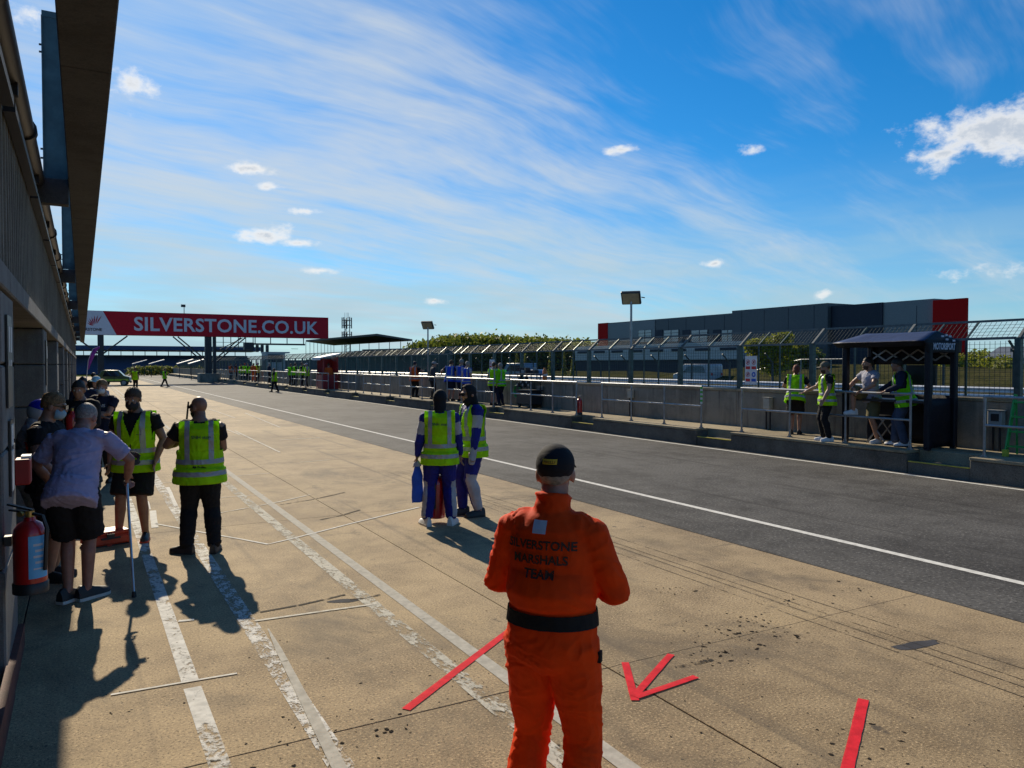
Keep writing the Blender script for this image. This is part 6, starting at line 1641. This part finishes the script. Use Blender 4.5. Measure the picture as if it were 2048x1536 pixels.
# ---- vehicles
def car(label, loc, rz, paint, L=3.2, W=1.55, H=1.45, van=False, group=None, accents=None):
    c = thing('parked_van' if van else 'parked_car', label, 'van' if van else 'car', loc, rz, group)
    hl = L / 2
    if van: prof = [(-hl, .32), (-hl, H * .93), (-hl + .08, H), (hl * .42, H), (hl * .66, H * .60), (hl * .97, H * .50), (hl, .34)]
    else: prof = [(-hl, .36), (-hl + .02, H * .62), (-hl + .22, H * .93), (-hl + .5, H), (hl * .22, H * .985), (hl * .60, H * .64), (hl * .95, H * .54), (hl, .36)]
    b = MB(); n = len(prof); vs = []
    for s, k in ((-1, 1), (1, 1)):
        for x, z in prof: inset = .10 * max(0, (z / H - .55)) / .45; vs.append((x, s * (W / 2 - inset), z))
    b.add(vs, [tuple(range(n - 1, -1, -1)), tuple(range(n, 2 * n))] + [(i, (i + 1) % n, n + (i + 1) % n, n + i) for i in range(n)])
    body = b.build('body', paint, c, bevel=.035, smooth=True)
    for s in (-1, 1):
        for x in (-hl * .62, hl * .60):
            wl = MB().cyl((x, s * (W / 2 - .16), .30), (x, s * (W / 2 + .012), .30), .30, n=20).build('wheel', RUB, c, smooth=True)
            MB().cyl((x, s * (W / 2 + .0125), .30), (x, s * (W / 2 + .022), .30), .19, n=16).build('rim', GB, wl, smooth=True)
        zt0, zt1 = H * .60, H * .90; y = s * (W / 2 - .025)
        MB().add([(-hl * .72, y + s * .035, zt0), (hl * .42, y + s * .035, zt0), (hl * .18, y - s * .035, zt1), (-hl * .60, y - s * .035, zt1)], [(0, 1, 2, 3)]).build('side_window', GLASS_D, c)
        MB().bb(-.02, .02, y + s * .02 - .01, y + s * .045 + .01, .42, zt0).build('door_seam', BLKP, c)
        MB().box((hl * .97, s * W * .36, H * .44), (.10, .26, .13)).build('headlight', WB, c, bevel=.02); MB().box((-hl * 1.0, s * W * .38, H * .52), (.06, .16, .24)).build('tail_light', MATS['red_gloss'], c)
        MB().box((hl * .36, s * (W / 2 + .07), H * .63), (.10, .14, .10)).build('mirror', BLKP, c)
    x0w, x1w = (hl * .44, hl * .65) if van else (hl * .25, hl * .58)
    MB().add([(x1w + .02, -W * .42, H * .655), (x1w + .02, W * .42, H * .655), (x0w + .02, W * .38, H * .965), (x0w + .02, -W * .38, H * .965)], [(0, 1, 2, 3)]).build('windscreen', GLASS_D, c)
    MB().bb(hl - .04, hl + .05, -W * .46, W * .46, .28, .46).build('bumper', BLKP, c, bevel=.02); MB().bb(-hl - .05, -hl + .04, -W * .46, W * .46, .28, .46).build('bumper', BLKP, c, bevel=.02)
    if accents is not None:
        for s in (-1, 1): MB().bb(-hl * .9, hl * .9, s * (W / 2 + .004) - .003, s * (W / 2 + .004) + .003, .48, .66).build('stripe', accents, c)
    return c
p = at_d(230, 74); car('small lime green and black car parked beyond the crowd at the garages', (p.x, p.y, 0), rad(-8), mat('paint_lime', (.05, .08, .015), .35, coat=.5), 2.7, 1.6, 1.52, accents=mat('lime', (.35, .5, .04), .5))
VW = mat('van_white', (.34, .36, .40), .4, coat=.3)
GV = 'vehicles beyond the track'
p = at_d(1395, 78); car('white van parked beyond the guard rail, right of the floodlight', (p.x, p.y, 0), rad(95), VW, 5.0, 1.9, 2.1, True, GV)
p = at_d(1036, 86); car('pale blue van parked beyond the track, behind the trolley', (p.x, p.y, 0), rad(100), mat('van_blue', (.13, .20, .30), .4, coat=.3), 4.6, 1.9, 2.2, True, GV)
p = at_d(1062, 84); car('blue car parked next to the pale blue van', (p.x, p.y, 0), rad(95), mat('car_blue', (.10, .2, .38), .35, coat=.5), 4.0, 1.7, 1.5, False, GV)
p = at_d(1440, 84); car('silver car parked right of the white van', (p.x, p.y, 0), rad(95), mat('car_silver', (.22, .24, .26), .3, .5), 4.0, 1.7, 1.45, False, GV)
# ---- camera post with a cranked head at the far right
q = at_d(2029, 40); cpz = thing('camera_post', 'dark post with a box and a cranked arm beyond the fence at the far right', 'post', (q.x, q.y, 0)); zt = at_d(2029, 40, 702).z
MB().bar((0, 0, 0), (0, 0, zt), .13, .13).build('post', MATS['catch_post'], cpz); MB().box((-.03, 0, zt + .05), (.42, .2, .17)).build('box', MATS['catch_post'], cpz); MB().bar((-.05, 0, zt + .12), (-.38, .1, zt + .55), .09, .09).build('arm', MATS['catch_post'], cpz)
